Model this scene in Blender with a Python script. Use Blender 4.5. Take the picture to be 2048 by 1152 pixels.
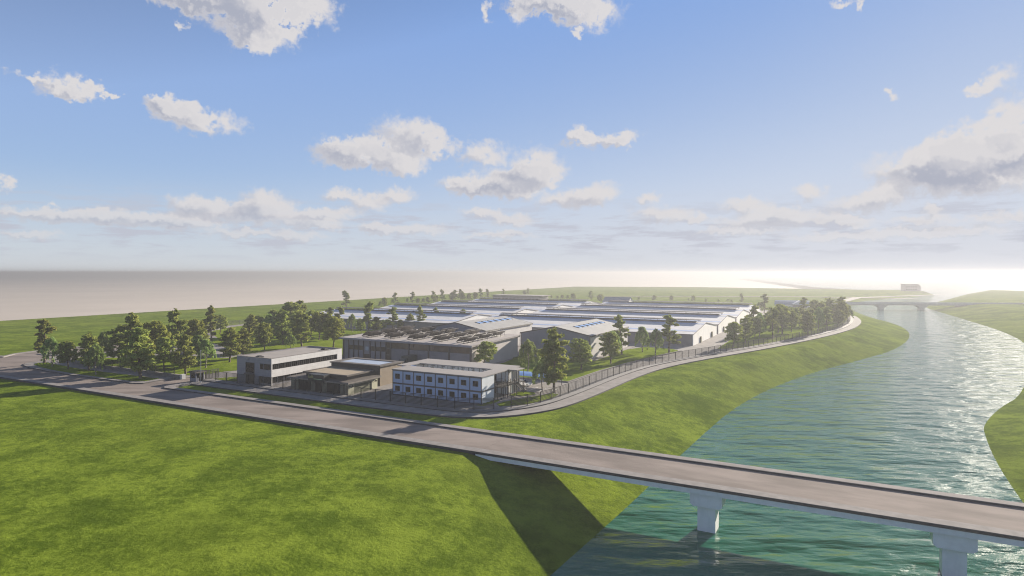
import bpy, bmesh, math, random
import numpy as np
from math import radians, sin, cos, tan, atan, atan2, asin, pi, sqrt

for o in list(bpy.data.objects):
    bpy.data.objects.remove(o)
scene = bpy.context.scene
COL = scene.collection

# ------------------------------------------------------------------ camera
CAM_H, FPX = 29.0, 1260.0          # height above the compound, focal length for a 2048 px wide frame
cam_d = bpy.data.cameras.new('camera')
cam = bpy.data.objects.new('camera', cam_d)
COL.objects.link(cam)
cam.location = (0, 0, CAM_H)
cam.rotation_euler = (radians(90), 0, 0)
cam_d.sensor_width = 36.0
cam_d.lens = 36.0 * FPX / 2048.0
cam_d.shift_y = -31.0 / 2048.0
cam_d.clip_start = 0.5
cam_d.clip_end = 60000
scene.camera = cam

# ------------------------------------------------------------------ sun, sky, exposure
SUN_AZ, SUN_EL = radians(39.4), radians(16.5)      # to the right of the view, low
sun_d = bpy.data.lights.new('sun', 'SUN')
sun_d.energy = 5.0
sun_d.angle = radians(0.5)
sun_d.color = (1.0, 0.90, 0.76)
sun = bpy.data.objects.new('sun', sun_d)
COL.objects.link(sun)
sun.rotation_euler = (radians(90) - SUN_EL, 0, -SUN_AZ + pi)
SUN_DIR = (sin(SUN_AZ) * cos(SUN_EL), cos(SUN_AZ) * cos(SUN_EL), sin(SUN_EL))

SKY_STRENGTH = 0.05
scene.view_settings.view_transform = 'Standard'
scene.view_settings.look = 'None'
scene.view_settings.exposure = 1.49
scene.view_settings.gamma = 1.0
scene.view_settings.use_curve_mapping = False

world = bpy.data.worlds.new('World')
scene.world = world
world.use_nodes = True
WN, WL_ = world.node_tree.nodes, world.node_tree.links
WN.clear()


class NB:
    """small helper for chains of shader nodes"""
    def __init__(self, tree):
        self.t = tree

    def n(self, kind, **kw):
        nd = self.t.nodes.new(kind)
        for k, v in kw.items():
            setattr(nd, k, v)
        return nd

    def lk(self, a, b):
        self.t.links.new(a, b)

    def math(self, op, a, b=None, c=None, clamp=False):
        nd = self.n('ShaderNodeMath', operation=op)
        nd.use_clamp = clamp
        for i, v in enumerate((a, b, c)):
            if v is None:
                continue
            if isinstance(v, (int, float)):
                nd.inputs[i].default_value = v
            else:
                self.lk(v, nd.inputs[i])
        return nd.outputs[0]

    def vmath(self, op, a, b=None):
        nd = self.n('ShaderNodeVectorMath', operation=op)
        for i, v in enumerate((a, b)):
            if v is None:
                continue
            if isinstance(v, (tuple, list)):
                nd.inputs[i].default_value = v
            elif isinstance(v, (int, float)):
                nd.inputs['Scale'].default_value = v
            else:
                self.lk(v, nd.inputs[i])
        return nd.outputs[0]

    def maprange(self, v, a, b, c=0.0, d=1.0, smooth=True):
        nd = self.n('ShaderNodeMapRange')
        nd.interpolation_type = 'SMOOTHSTEP' if smooth else 'LINEAR'
        self.lk(v, nd.inputs[0])
        for i, x in enumerate((a, b, c, d)):
            nd.inputs[i + 1].default_value = x
        return nd.outputs[0]

    def mix(self, fac, a, b):
        nd = self.n('ShaderNodeMix', data_type='RGBA')
        for key, v in ((0, fac), (6, a), (7, b)):
            if isinstance(v, (int, float)):
                nd.inputs[key].default_value = v
            elif isinstance(v, (tuple, list)):
                nd.inputs[key].default_value = tuple(v) + ((1,) if len(v) == 3 else ())
            else:
                self.lk(v, nd.inputs[key])
        return nd.outputs[2]

    def noise(self, vec, scale, detail=3.0, rough=0.55, dim='3D'):
        nd = self.n('ShaderNodeTexNoise', noise_dimensions=dim)
        nd.inputs['Scale'].default_value = scale
        nd.inputs['Detail'].default_value = detail
        nd.inputs['Roughness'].default_value = rough
        if vec is not None:
            self.lk(vec, nd.inputs['Vector'])
        return nd


# cumulus clouds: each entry is (azimuth, elevation, half width, half height, tilt), all in degrees
CLOUDS = [
    (-22.58, 21.04, 3.68, 1.83, 0), (-21.41, 19.9, 2.56, 1.57, 0), (-24.49, 21.2, 3.77, 0.86, 0), (-27.25, 21.03, 2.52, 0.42, 0), (-22.77, 18.49, 1.35, 0.68, 0),
    (-17.16, 21.9, 1.99, 1.2, 0), (-20.22, 21.36, 2.4, 1.48, 0), (-27.43, 19.33, 0.5, 0.32, 0), (-37.85, 13.84, 1.02, 0.3, 0), (-35.51, 13.69, 1.75, 0.7, 0),
    (-34.28, 13.39, 1.43, 0.53, 0), (-32.48, 13.37, 0.58, 0.18, 0), (-27.97, 12.68, 1.99, 0.99, -8.0), (-25.43, 12.33, 2.52, 0.86, -6.0), (-28.85, 12.92, 1.26, 0.64, 0),
    (3.0, 23.05, 3.4, 0.69, 0), (7.06, 22.27, 2.6, 1.31, 0), (0.73, 22.42, 0.82, 1.01, 0), (5.71, 20.72, 0.54, 0.28, 0), (4.81, 22.86, 2.93, 0.96, 0),
    (27.5, 20.88, 0.93, 0.25, 0), (28.85, 20.47, 0.28, 0.35, 0), (-2.14, 22.53, 0.45, 0.66, 0), (7.95, 11.85, 2.94, 0.6, 0), (6.16, 12.33, 0.9, 0.6, 0),
    (9.64, 11.97, 1.1, 0.6, 0), (-14.85, 10.86, 2.46, 1.06, 0), (-9.64, 12.23, 2.74, 1.46, 0), (-12.7, 10.31, 3.89, 1.07, 0), (-10.08, 9.45, 2.12, 0.7, 0),
    (-6.97, 11.71, 1.7, 1.04, 0), (-2.68, 10.77, 2.36, 0.92, 0), (-1.09, 8.13, 3.64, 0.98, 0), (-4.04, 7.8, 2.49, 0.49, 0), (2.77, 9.67, 2.09, 1.32, 0),
    (1.64, 8.93, 2.27, 0.89, 0), (-0.09, 7.37, 1.73, 0.67, 0), (5.26, 6.63, 2.98, 0.58, 0), (7.73, 7.3, 1.79, 0.62, 0), (12.27, 6.5, 0.96, 0.39, 0),
    (13.65, 5.07, 2.4, 0.57, 0), (16.41, 4.66, 0.67, 0.3, 0), (20.3, 5.87, 1.6, 0.46, 0), (25.39, 6.5, 1.04, 0.45, 0), (29.61, 5.52, 2.61, 0.51, 0),
    (30.29, 6.3, 1.22, 0.54, 0), (23.04, 5.01, 2.31, 0.42, 0), (21.88, 4.34, 3.52, 0.46, 0), (26.78, 4.42, 1.09, 0.36, 0), (28.57, 4.15, 1.4, 0.32, 0),
    (33.25, 8.42, 3.66, 1.12, 0), (36.61, 8.8, 3.52, 1.0, 0), (36.02, 10.08, 2.53, 0.78, 12.0), (38.74, 11.1, 1.52, 1.23, 0), (36.46, 6.66, 3.97, 0.79, 0),
    (38.74, 8.97, 1.11, 1.04, 0), (34.81, 7.61, 3.37, 1.1, 0), (37.62, 13.67, 1.43, 0.65, 18.0), (36.25, 13.43, 0.77, 0.35, 0), (31.03, 13.5, 0.43, 0.33, 0),
    (-37.42, 4.33, 2.18, 0.36, 0), (-34.75, 4.33, 1.9, 0.41, 0), (-32.22, 4.3, 1.95, 0.5, 0), (-29.19, 4.12, 2.5, 0.43, 0), (-26.71, 5.47, 1.67, 0.56, 0),
    (-24.49, 4.87, 2.71, 0.7, 0), (-21.41, 5.91, 1.58, 0.8, 0), (-20.22, 4.81, 3.04, 0.72, 0), (-16.11, 5.1, 2.1, 0.39, 0), (-15.27, 6.94, 1.35, 0.43, 0),
    (-10.3, 6.99, 1.67, 0.53, 0), (-12.92, 6.14, 1.56, 0.57, 0), (-16.95, 4.25, 1.91, 0.3, 0), (-38.83, 6.46, 0.39, 0.31, 0), (-27.43, 3.79, 2.22, 0.32, 0),
    (-2.68, 5.39, 1.63, 0.32, 0), (0.05, 4.72, 1.82, 0.41, 0), (33.88, 4.86, 0.63, 0.3, 0), (33.25, 4.02, 1.91, 0.3, 0), (37.04, 3.95, 1.04, 0.29, 0),
    (38.74, 4.04, 0.5, 0.32, 0), (-9.2, 3.81, 3.19, 0.36, 0), (-12.27, 3.99, 1.39, 0.35, 0), (-19.41, 3.17, 2.51, 0.3, 0), (-37.42, 2.81, 1.78, 0.22, 0),
    (28.21, 3.0, 4.24, 0.32, 0), (34.81, 3.1, 3.07, 0.3, 0), (19.9, 3.54, 3.22, 0.26, 0), (-23.73, 3.2, 1.91, 0.25, 0), (-1.09, 3.41, 2.73, 0.23, 0),
]


def cloud_field_group():
    g = bpy.data.node_groups.new('cumulus_field', 'ShaderNodeTree')
    g.interface.new_socket('Vector', in_out='INPUT', socket_type='NodeSocketVector')
    g.interface.new_socket('Value', in_out='OUTPUT', socket_type='NodeSocketFloat')
    b = NB(g)
    gi, go = b.n('NodeGroupInput'), b.n('NodeGroupOutput')
    acc = None
    for az, el, rx, ry, rot in CLOUDS:
        ry *= 1.3 if el < 8 else 1.15
        rx *= 1.08
        mp = b.n('ShaderNodeMapping', vector_type='TEXTURE')
        mp.inputs['Location'].default_value = (az, el, 0)
        mp.inputs['Rotation'].default_value = (0, 0, radians(rot))
        mp.inputs['Scale'].default_value = (rx * 1.5, ry * 1.5, 1)
        b.lk(gi.outputs[0], mp.inputs['Vector'])
        gr = b.n('ShaderNodeTexGradient', gradient_type='SPHERICAL')
        b.lk(mp.outputs[0], gr.inputs[0])
        acc = gr.outputs['Fac'] if acc is None else b.math('ADD', acc, gr.outputs['Fac'])
    b.lk(acc, go.inputs[0])
    return g


def build_world():
    b = NB(world.node_tree)
    tc = b.n('ShaderNodeTexCoord')
    d = tc.outputs['Generated']
    sky = b.n('ShaderNodeTexSky', sky_type='NISHITA')
    sky.sun_disc = False
    sky.sun_elevation = SUN_EL
    sky.sun_rotation = SUN_AZ
    sky.altitude = 0
    sky.air_density = 0.8
    sky.dust_density = 0.05
    sky.ozone_density = 5.0
    sep = b.n('ShaderNodeSeparateXYZ')
    b.lk(d, sep.inputs[0])
    az = b.math('MULTIPLY', b.math('ARCTAN2', sep.outputs[0], sep.outputs[1]), 180 / pi)
    el = b.math('MULTIPLY', b.math('ARCSINE', sep.outputs[2]), 180 / pi)
    cb = b.n('ShaderNodeCombineXYZ')
    b.lk(az, cb.inputs[0]); b.lk(el, cb.inputs[1])
    p = cb.outputs[0]
    # thin high veil that pales the blue, and a cap on the glare round the sun
    veil = b.maprange(el, 6.0, 30.0, 1.5, 0.6)
    vs = b.n('ShaderNodeVectorMath', operation='SCALE')
    vs.inputs[0].default_value = (1.0, 0.965, 1.0)
    b.lk(veil, vs.inputs['Scale'])
    raw = b.vmath('ADD', sky.outputs[0], vs.outputs[0])
    rs_ = b.n('ShaderNodeSeparateXYZ'); b.lk(raw, rs_.inputs[0])
    k_ = b.math('DIVIDE', 5.3, b.math('MAXIMUM', rs_.outputs[2], 5.3))
    s2 = b.n('ShaderNodeVectorMath', operation='SCALE')
    b.lk(raw, s2.inputs[0]); b.lk(k_, s2.inputs['Scale'])
    skyv = b.mix(b.maprange(rs_.outputs[2], 4.6, 12.0, 0.0, 0.85), s2.outputs[0], b.mix(b.maprange(el, 0.0, 16.0), (4.9, 5.2, 5.85), (4.05, 4.6, 5.7)))
    skyv = b.mix(b.maprange(el, 0.0, 9.0, 0.72, 0.0), skyv, (4.55, 4.65, 5.15))
    # puffs get finer towards the horizon, where the clouds are farther off
    w1 = b.noise(p, 0.30, 6, 0.62)
    w2 = b.noise(p, 1.1, 5, 0.6)
    amp = b.maprange(el, 0.0, 16.0, 0.5, 1.9, smooth=False)
    off1 = b.vmath('SUBTRACT', w1.outputs['Color'], (0.5, 0.5, 0.5))
    sc = b.n('ShaderNodeVectorMath', operation='SCALE')
    b.lk(off1, sc.inputs[0])
    b.lk(b.math('MULTIPLY', amp, 1.5), sc.inputs['Scale'])
    off2 = b.vmath('SUBTRACT', w2.outputs['Color'], (0.5, 0.5, 0.5))
    sc2 = b.n('ShaderNodeVectorMath', operation='SCALE')
    b.lk(off2, sc2.inputs[0])
    b.lk(b.maprange(el, 0.0, 16.0, 1.5, 2.3, smooth=False), sc2.inputs['Scale'])
    pw = b.vmath('ADD', b.vmath('ADD', p, sc.outputs[0]), sc2.outputs[0])
    grp = cloud_field_group()
    g1 = b.n('ShaderNodeGroup'); g1.node_tree = grp
    b.lk(pw, g1.inputs[0])
    # the same field one step towards the sun: where it thins out the puff is sunlit
    to_sun = b.vmath('SUBTRACT', (math.degrees(SUN_AZ) + 4, math.degrees(SUN_EL) + 14, 0), p)
    ts = b.n('ShaderNodeVectorMath', operation='SCALE')
    b.lk(b.vmath('NORMALIZE', to_sun), ts.inputs[0])
    b.lk(b.math('MULTIPLY', amp, 0.85), ts.inputs['Scale'])
    g2 = b.n('ShaderNodeGroup'); g2.node_tree = grp
    b.lk(b.vmath('ADD', pw, ts.outputs[0]), g2.inputs[0])
    f = g1.outputs[0]
    fine = b.noise(p, 1.9, 7, 0.62)
    f = b.math('ADD', f, b.math('MULTIPLY', b.math('SUBTRACT', fine.outputs['Fac'], 0.5), 0.42))
    dens = b.maprange(b.math('ADD', f, b.maprange(el, 4.0, 11.0, 0.10, 0.0)), 0.12, 0.78)
    lit = b.maprange(b.math('SUBTRACT', g1.outputs[0], g2.outputs[0]), -0.38, 0.40)
    thin = b.maprange(g1.outputs[0], 0.55, 1.35, 1.0, 0.0)
    lit = b.math('MULTIPLY', b.math('ADD', lit, b.math('MULTIPLY', thin, 0.55)), 0.9, clamp=True)
    shade_c = (CLOUD_DARK[0], CLOUD_DARK[1], CLOUD_DARK[2])
    cc = b.mix(lit, shade_c, CLOUD_LIT)
    # low bands of small clouds near the horizon
    st = b.n('ShaderNodeMapping')
    st.inputs['Scale'].default_value = (0.13, 0.85, 1)
    b.lk(p, st.inputs['Vector'])
    band = b.noise(st.outputs[0], 1.6, 6, 0.6)
    bd = b.maprange(band.outputs['Fac'], 0.46, 0.62)
    bd = b.math('MULTIPLY', bd, b.math('MULTIPLY', b.maprange(el, 0.6, 2.6), b.maprange(el, 3.8, 7.5, 1.0, 0.0)))
    bd = b.math('MULTIPLY', bd, 0.85)
    skyc = b.mix(bd, skyv, CLOUD_BAND)
    # air in front of the low clouds
    fade = b.maprange(el, 0.0, 7.0, 0.35, 0.97)
    out = b.mix(b.math('MULTIPLY', dens, fade), skyc, cc)
    bg = b.n('ShaderNodeBackground')
    bg.inputs['Strength'].default_value = SKY_STRENGTH
    b.lk(out, bg.inputs['Color'])
    wo = b.n('ShaderNodeOutputWorld')
    b.lk(bg.outputs[0], wo.inputs['Surface'])


CLOUD_LIT = (5.15, 5.0, 5.05)
CLOUD_DARK = (3.0, 3.15, 3.75)
CLOUD_BAND = (3.75, 3.9, 4.5)
build_world()

# ------------------------------------------------------------------ renderer
scene.render.engine = 'CYCLES'
cy = scene.cycles
cy.use_denoising = True
cy.filter_width = 1.1
try:
    cy.denoiser = 'OPENIMAGEDENOISE'
except Exception:
    pass
cy.max_bounces = 6
cy.diffuse_bounces = 3
cy.glossy_bounces = 3
cy.transmission_bounces = 4
cy.transparent_max_bounces = 8
cy.volume_bounces = 0
cy.use_adaptive_sampling = False
cy.sample_clamp_indirect = 6.0
cy.sample_clamp_direct = 0.9
cy.caustics_reflective = False
cy.caustics_refractive = False

# ------------------------------------------------------------------ site grid
# s runs along the road (to the right), t away from it; everything on the site is square to these two
GA = radians(-28.16)
EA = (cos(GA), sin(GA)); EB = (-sin(GA), cos(GA))


def site(s, t, z=0.0):
    return (s * EA[0] + t * EB[0], s * EA[1] + t * EB[1], z)


def st(pts):
    return [site(s, t)[:2] for s, t in pts]


class MB:
    """collects faces, links them as ONE mesh object"""
    def __init__(self):
        self.v, self.f, self.m = [], [], []
        self.cur = 0

    def face(self, pts):
        k = len(self.v)
        self.v += [tuple(p) for p in pts]
        self.f.append(tuple(range(k, k + len(pts))))
        self.m.append(self.cur)
        return self

    def box(self, x0, x1, y0, y1, z0, z1):
        k = len(self.v)
        self.v += [(x0, y0, z0), (x1, y0, z0), (x1, y1, z0), (x0, y1, z0), (x0, y0, z1), (x1, y0, z1), (x1, y1, z1), (x0, y1, z1)]
        for q in ((0, 3, 2, 1), (4, 5, 6, 7), (0, 1, 5, 4), (1, 2, 6, 5), (2, 3, 7, 6), (3, 0, 4, 7)):
            self.f.append(tuple(k + i for i in q)); self.m.append(self.cur)
        return self

    def prism(self, poly, z0, z1):
        """poly: xy list (any winding) raised from z0 to z1"""
        a = sum(poly[i][0] * poly[(i + 1) % len(poly)][1] - poly[(i + 1) % len(poly)][0] * poly[i][1] for i in range(len(poly)))
        if a < 0:
            poly = poly[::-1]
        n, k = len(poly), len(self.v)
        self.v += [(x, y, z0) for x, y in poly] + [(x, y, z1) for x, y in poly]
        self.f.append(tuple(k + n + i for i in range(n))); self.m.append(self.cur)
        self.f.append(tuple(k + n - 1 - i for i in range(n))); self.m.append(self.cur)
        for i in range(n):
            j = (i + 1) % n
            self.f.append((k + i, k + j, k + n + j, k + n + i)); self.m.append(self.cur)
        return self

    def extrude_x(self, prof, x0, x1):
        """prof: (y, z) list, counter-clockwise seen from +x"""
        n, k = len(prof), len(self.v)
        self.v += [(x0, y, z) for y, z in prof] + [(x1, y, z) for y, z in prof]
        self.f.append(tuple(k + n + i for i in range(n))); self.m.append(self.cur)
        self.f.append(tuple(k + n - 1 - i for i in range(n))); self.m.append(self.cur)
        for i in range(n):
            j = (i + 1) % n
            self.f.append((k + i, k + j, k + n + j, k + n + i)); self.m.append(self.cur)
        return self

    def extrude_y(self, prof, y0, y1):
        """prof: (x, z) list, counter-clockwise seen from -y"""
        n, k = len(prof), len(self.v)
        self.v += [(x, y0, z) for x, z in prof] + [(x, y1, z) for x, z in prof]
        self.f.append(tuple(k + i for i in range(n))); self.m.append(self.cur)
        self.f.append(tuple(k + n + n - 1 - i for i in range(n))); self.m.append(self.cur)
        for i in range(n):
            j = (i + 1) % n
            self.f.append((k + j, k + i, k + n + i, k + n + j)); self.m.append(self.cur)
        return self

    def tube(self, p0, p1, r0, r1=None, n=8):
        r1 = r0 if r1 is None else r1
        a = np.array(p0, float); c = np.array(p1, float)
        d = c - a; d /= max(np.linalg.norm(d), 1e-6)
        u = np.cross(d, (0, 0, 1) if abs(d[2]) < 0.9 else (1, 0, 0)); u /= np.linalg.norm(u)
        w = np.cross(d, u)
        k = len(self.v)
        for q, r in ((a, r0), (c, r1)):
            for i in range(n):
                t = 2 * pi * i / n
                self.v.append(tuple(q + r * (cos(t) * u + sin(t) * w)))
        for i in range(n):
            j = (i + 1) % n
            self.f.append((k + i, k + j, k + n + j, k + n + i)); self.m.append(self.cur)
        self.f.append(tuple(k + n - 1 - i for i in range(n))); self.m.append(self.cur)
        self.f.append(tuple(k + n + i for i in range(n))); self.m.append(self.cur)
        return self

    def strip(self, left, right, z0, z1):
        """a raised ribbon between two equally long xy lines"""
        n = len(left)
        for i in range(n - 1):
            a, b_, c, d = left[i], left[i + 1], right[i + 1], right[i]
            self.face([(a[0], a[1], z1), (d[0], d[1], z1), (c[0], c[1], z1), (b_[0], b_[1], z1)])
            self.face([(a[0], a[1], z0), (a[0], a[1], z1), (b_[0], b_[1], z1), (b_[0], b_[1], z0)])
            self.face([(d[0], d[1], z1), (d[0], d[1], z0), (c[0], c[1], z0), (c[0], c[1], z1)])
        for i in (0, n - 1):
            a, d = left[i], right[i]
            self.face([(a[0], a[1], z0), (d[0], d[1], z0), (d[0], d[1], z1), (a[0], a[1], z1)])
        return self

    def build(self, name, mats, parent=None, label=None, smooth=False, fix=True):
        me = bpy.data.meshes.new(name)
        me.from_pydata(self.v, [], self.f)
        mats = mats if isinstance(mats, (list, tuple)) else [mats]
        for m in mats:
            me.materials.append(m)
        if len(mats) > 1:
            me.polygons.foreach_set('material_index', self.m)
        if fix:
            bm = bmesh.new(); bm.from_mesh(me)
            bmesh.ops.remove_doubles(bm, verts=bm.verts, dist=0.0005)
            bmesh.ops.recalc_face_normals(bm, faces=bm.faces)
            bm.to_mesh(me); bm.free()
        if smooth:
            me.polygons.foreach_set('use_smooth', [True] * len(me.polygons))
        o = bpy.data.objects.new(name, me)
        COL.objects.link(o)
        if parent is not None:
            o.parent = parent
        if label:
            o['label'] = label
        return o


def tag(o, label, cat, group=None, kind=None):
    o['label'] = label; o['category'] = cat
    if group: o['group'] = group
    if kind: o['kind'] = kind
    return o


def thing(name, label, cat, loc=(0, 0, 0), rz=0.0, group=None):
    o = bpy.data.objects.new(name, None)
    COL.objects.link(o)
    o.location = loc; o.rotation_euler = (0, 0, rz)
    o.empty_display_size = 1.0
    return tag(o, label, cat, group)


def building(name, label, cat, s, t, z=0.1, group=None):
    return thing(name, label, cat, site(s, t, z), GA, group)


def struct(o, label=None, cat=None):
    o['kind'] = 'structure'
    if label: o['label'] = label
    if cat: o['category'] = cat
    return o


def copy_tree(o, parent=None):
    c = o.copy(); COL.objects.link(c)
    if parent is not None:
        c.parent = parent
    for ch in list(o.children):
        copy_tree(ch, c)
    return c


# ------------------------------------------------------------------ materials
def mat(name, col, rough=0.8, var=0.12, scale=0.6, bump=0.0, bscale=6.0, metal=0.0, spec=0.4, stretch=(1, 1, 1), streak=0.0):
    m = bpy.data.materials.new(name)
    m.use_nodes = True
    nt = m.node_tree
    b = NB(nt)
    bs = nt.nodes['Principled BSDF']
    tc = b.n('ShaderNodeTexCoord')
    mp = b.n('ShaderNodeMapping')
    mp.inputs['Scale'].default_value = stretch
    b.lk(tc.outputs['Object'], mp.inputs['Vector'])
    v = mp.outputs[0]
    n1 = b.noise(v, scale, 6, 0.6)
    lo = tuple(c * (1 - var) for c in col); hi = tuple(min(1, c * (1 + var)) for c in col)
    c = b.mix(b.maprange(n1.outputs['Fac'], 0.32, 0.68), lo, hi)
    if streak:
        mp2 = b.n('ShaderNodeMapping')
        mp2.inputs['Scale'].default_value = (1.1, 1.1, 0.12)
        b.lk(tc.outputs['Object'], mp2.inputs['Vector'])
        n2 = b.noise(mp2.outputs[0], 1.6, 4, 0.6)
        c = b.mix(b.math('MULTIPLY', b.maprange(n2.outputs['Fac'], 0.5, 0.75), streak), c, tuple(x * 0.6 for x in col))
    b.lk(c, bs.inputs['Base Color'])
    bs.inputs['Roughness'].default_value = rough
    bs.inputs['Metallic'].default_value = metal
    bs.inputs['Specular IOR Level'].default_value = spec
    if bump:
        nb = b.noise(v, bscale, 4, 0.6)
        bp = b.n('ShaderNodeBump')
        bp.inputs['Strength'].default_value = bump
        bp.inputs['Distance'].default_value = 0.1
        b.lk(nb.outputs['Fac'], bp.inputs['Height'])
        b.lk(bp.outputs[0], bs.inputs['Normal'])
    return m


def ribbed(name, col, pitch=0.33, axis=0, rough=0.55, metal=0.0, depth=0.35, var=0.08):
    """profiled sheet: ribs as a bump along one object axis"""
    m = mat(name, col, rough, var, 0.25, metal=metal, streak=0.25)
    nt = m.node_tree; b = NB(nt)
    bs = nt.nodes['Principled BSDF']
    tc = b.n('ShaderNodeTexCoord')
    sp = b.n('ShaderNodeSeparateXYZ'); b.lk(tc.outputs['Object'], sp.inputs[0])
    w = b.math('PINGPONG', sp.outputs[axis], pitch / 2)
    h = b.maprange(w, pitch * 0.12, pitch * 0.3)
    bp = b.n('ShaderNodeBump'); bp.inputs['Strength'].default_value = depth; bp.inputs['Distance'].default_value = 0.04
    b.lk(h, bp.inputs['Height']); b.lk(bp.outputs[0], bs.inputs['Normal'])
    return m


def panelled(name, col, w, h, joint=0.7, rough=0.5, axes=(0, 2), var=0.07):
    """flat cladding panels with darker joints"""
    m = mat(name, col, rough, var, 0.5, streak=0.15)
    nt = m.node_tree; b = NB(nt)
    bs = nt.nodes['Principled BSDF']
    old = bs.inputs['Base Color'].links[0].from_socket
    tc = b.n('ShaderNodeTexCoord')
    sp = b.n('ShaderNodeSeparateXYZ'); b.lk(tc.outputs['Object'], sp.inputs[0])
    j = None
    for ax, size in ((axes[0], w), (axes[1], h)):
        if not size:
            continue
        pp = b.math('PINGPONG', sp.outputs[ax], size / 2)
        e = b.math('LESS_THAN', pp, 0.022)
        j = e if j is None else b.math('MAXIMUM', j, e)
    c = b.mix(b.math('MULTIPLY', j, joint), old, tuple(x * 0.35 for x in col))
    b.lk(c, bs.inputs['Base Color'])
    return m


def glass(name, col=(0.012, 0.012, 0.011), rough=0.12, spec=0.18):
    m = mat(name, col, rough, 0.3, 0.4, spec=spec)
    return m


def grass_mat(name, dark, light, dry, s=1.0, bump=0.6):
    m = bpy.data.materials.new(name); m.use_nodes = True
    nt = m.node_tree; b = NB(nt); bs = nt.nodes['Principled BSDF']
    ge = b.n('ShaderNodeNewGeometry'); p = ge.outputs['Position']
    n0 = b.noise(p, 0.018 * s, 5, 0.55)
    n1 = b.noise(p, 0.11 * s, 5, 0.62)
    n2 = b.noise(p, 0.55 * s, 6, 0.68)
    n3 = b.noise(p, 2.6 * s, 5, 0.75)
    k = b.math('ADD', b.math('MULTIPLY', n1.outputs['Fac'], 0.38), b.math('ADD', b.math('MULTIPLY', n2.outputs['Fac'], 0.32), b.math('MULTIPLY', n3.outputs['Fac'], 0.30)))
    c = b.mix(b.maprange(k, 0.42, 0.59), dark, light)
    c = b.mix(b.math('MULTIPLY', b.maprange(n0.outputs['Fac'], 0.45, 0.72), 0.55), c, dry)
    nb_ = b.noise(b.vmath('ADD', p, (37.0, 11.0, 0.0)), 0.045 * s, 4, 0.6)
    c = b.mix(b.math('MULTIPLY', b.maprange(nb_.outputs['Fac'], 0.48, 0.66), 0.55), c, tuple(x * 0.8 for x in dark))
    b.lk(c, bs.inputs['Base Color'])
    bs.inputs['Roughness'].default_value = 0.95
    bs.inputs['Specular IOR Level'].default_value = 0.0
    bp = b.n('ShaderNodeBump'); bp.inputs['Strength'].default_value = bump; bp.inputs['Distance'].default_value = 0.5
    hh = b.math('ADD', b.math('MULTIPLY', n2.outputs['Fac'], 0.6), b.math('MULTIPLY', n3.outputs['Fac'], 0.4))
    b.lk(hh, bp.inputs['Height']); b.lk(bp.outputs[0], bs.inputs['Normal'])
    return m


M = {}
M['grass'] = grass_mat('grass', (0.068, 0.106, 0.008), (0.174, 0.232, 0.024), (0.188, 0.226, 0.029))
M['lawn'] = grass_mat('lawn', (0.095, 0.140, 0.010), (0.190, 0.245, 0.022), (0.20, 0.235, 0.028), 1.5, 0.35)
M['sand'] = mat('bare_plain', (0.50, 0.435, 0.365), 0.95, 0.08, 0.004)
M['asphalt'] = mat('worn_asphalt', (0.205, 0.172, 0.152), 0.95, 0.24, 0.12, 0.25, 9.0, spec=0.08, stretch=(0.5, 1.6, 1))
M['paving'] = mat('concrete_paving', (0.235, 0.218, 0.205), 0.95, 0.14, 0.35, 0.2, 8.0, spec=0.08)
M['kerb'] = mat('kerb_concrete', (0.225, 0.208, 0.198), 0.95, 0.12, 0.7, 0.2, 10.0, spec=0.08)
M['darkstone'] = mat('dark_kerb_face', (0.050, 0.048, 0.050), 0.85, 0.15, 0.5)
M['concrete'] = mat('pale_concrete', (0.50, 0.50, 0.49), 0.8, 0.10, 0.5, 0.15, 5.0, streak=0.35)
M['plinth'] = mat('plinth_concrete', (0.16, 0.152, 0.15), 0.9, 0.14, 0.5, 0.2, 7.0)
M['line'] = mat('road_paint', (0.72, 0.72, 0.70), 0.7, 0.15, 1.5)
M['steel'] = mat('dark_steel', (0.020, 0.019, 0.018), 0.55, 0.2, 2.0, metal=0.3)
M['galv'] = mat('galvanised_steel', (0.45, 0.46, 0.47), 0.45, 0.1, 2.0, metal=0.7)
M['glass'] = glass('dark_glazing')
M['bronze_glass'] = glass('bronze_glazing', (0.085, 0.062, 0.045), 0.2, 0.3)
M['sky_glass'] = mat('roof_glazing', (0.30, 0.36, 0.46), 0.18, 0.1, 0.3, spec=0.8)  # pale blue of the reflected sky put into the glass colour
M['strip'] = mat('pale_blue_strip', (0.42, 0.50, 0.67), 0.6, 0.08, 0.3, spec=0.3)
M['pierwhite'] = mat('white_painted_concrete', (0.80, 0.80, 0.79), 0.8, 0.05, 0.6, 0.1, 5.0, streak=0.15)
M['skylight'] = mat('blue_translucent_sheet', (0.20, 0.34, 0.60), 0.32, 0.15, 0.3, spec=0.6)
M['roofgrey'] = panelled('grey_roof_sheet', (0.27, 0.255, 0.245), 0.9, 0, 0.35, 0.7, (1, 0))
M['roofflat'] = mat('flat_roof_membrane', (0.25, 0.225, 0.205), 0.9, 0.10, 0.4, 0.1, 4.0)
M['whitewall'] = panelled('white_cladding', (0.66, 0.64, 0.61), 1.22, 0.62, 0.28, 0.6, (1, 2))
M['greyfront'] = panelled('grey_wall_panel', (0.27, 0.265, 0.285), 1.2, 0.62, 0.4, 0.6, (0, 2))  # set much darker than the white side wall panels
M['bandwhite'] = mat('white_render', (0.70, 0.69, 0.67), 0.7, 0.06, 0.3, streak=0.2)
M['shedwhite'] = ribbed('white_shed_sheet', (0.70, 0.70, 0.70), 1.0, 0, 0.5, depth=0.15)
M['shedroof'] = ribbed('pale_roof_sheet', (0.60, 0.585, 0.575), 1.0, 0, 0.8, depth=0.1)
M['shedfront'] = ribbed('grey_shed_wall', (0.20, 0.185, 0.19), 0.4, 0, 0.6)
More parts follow.
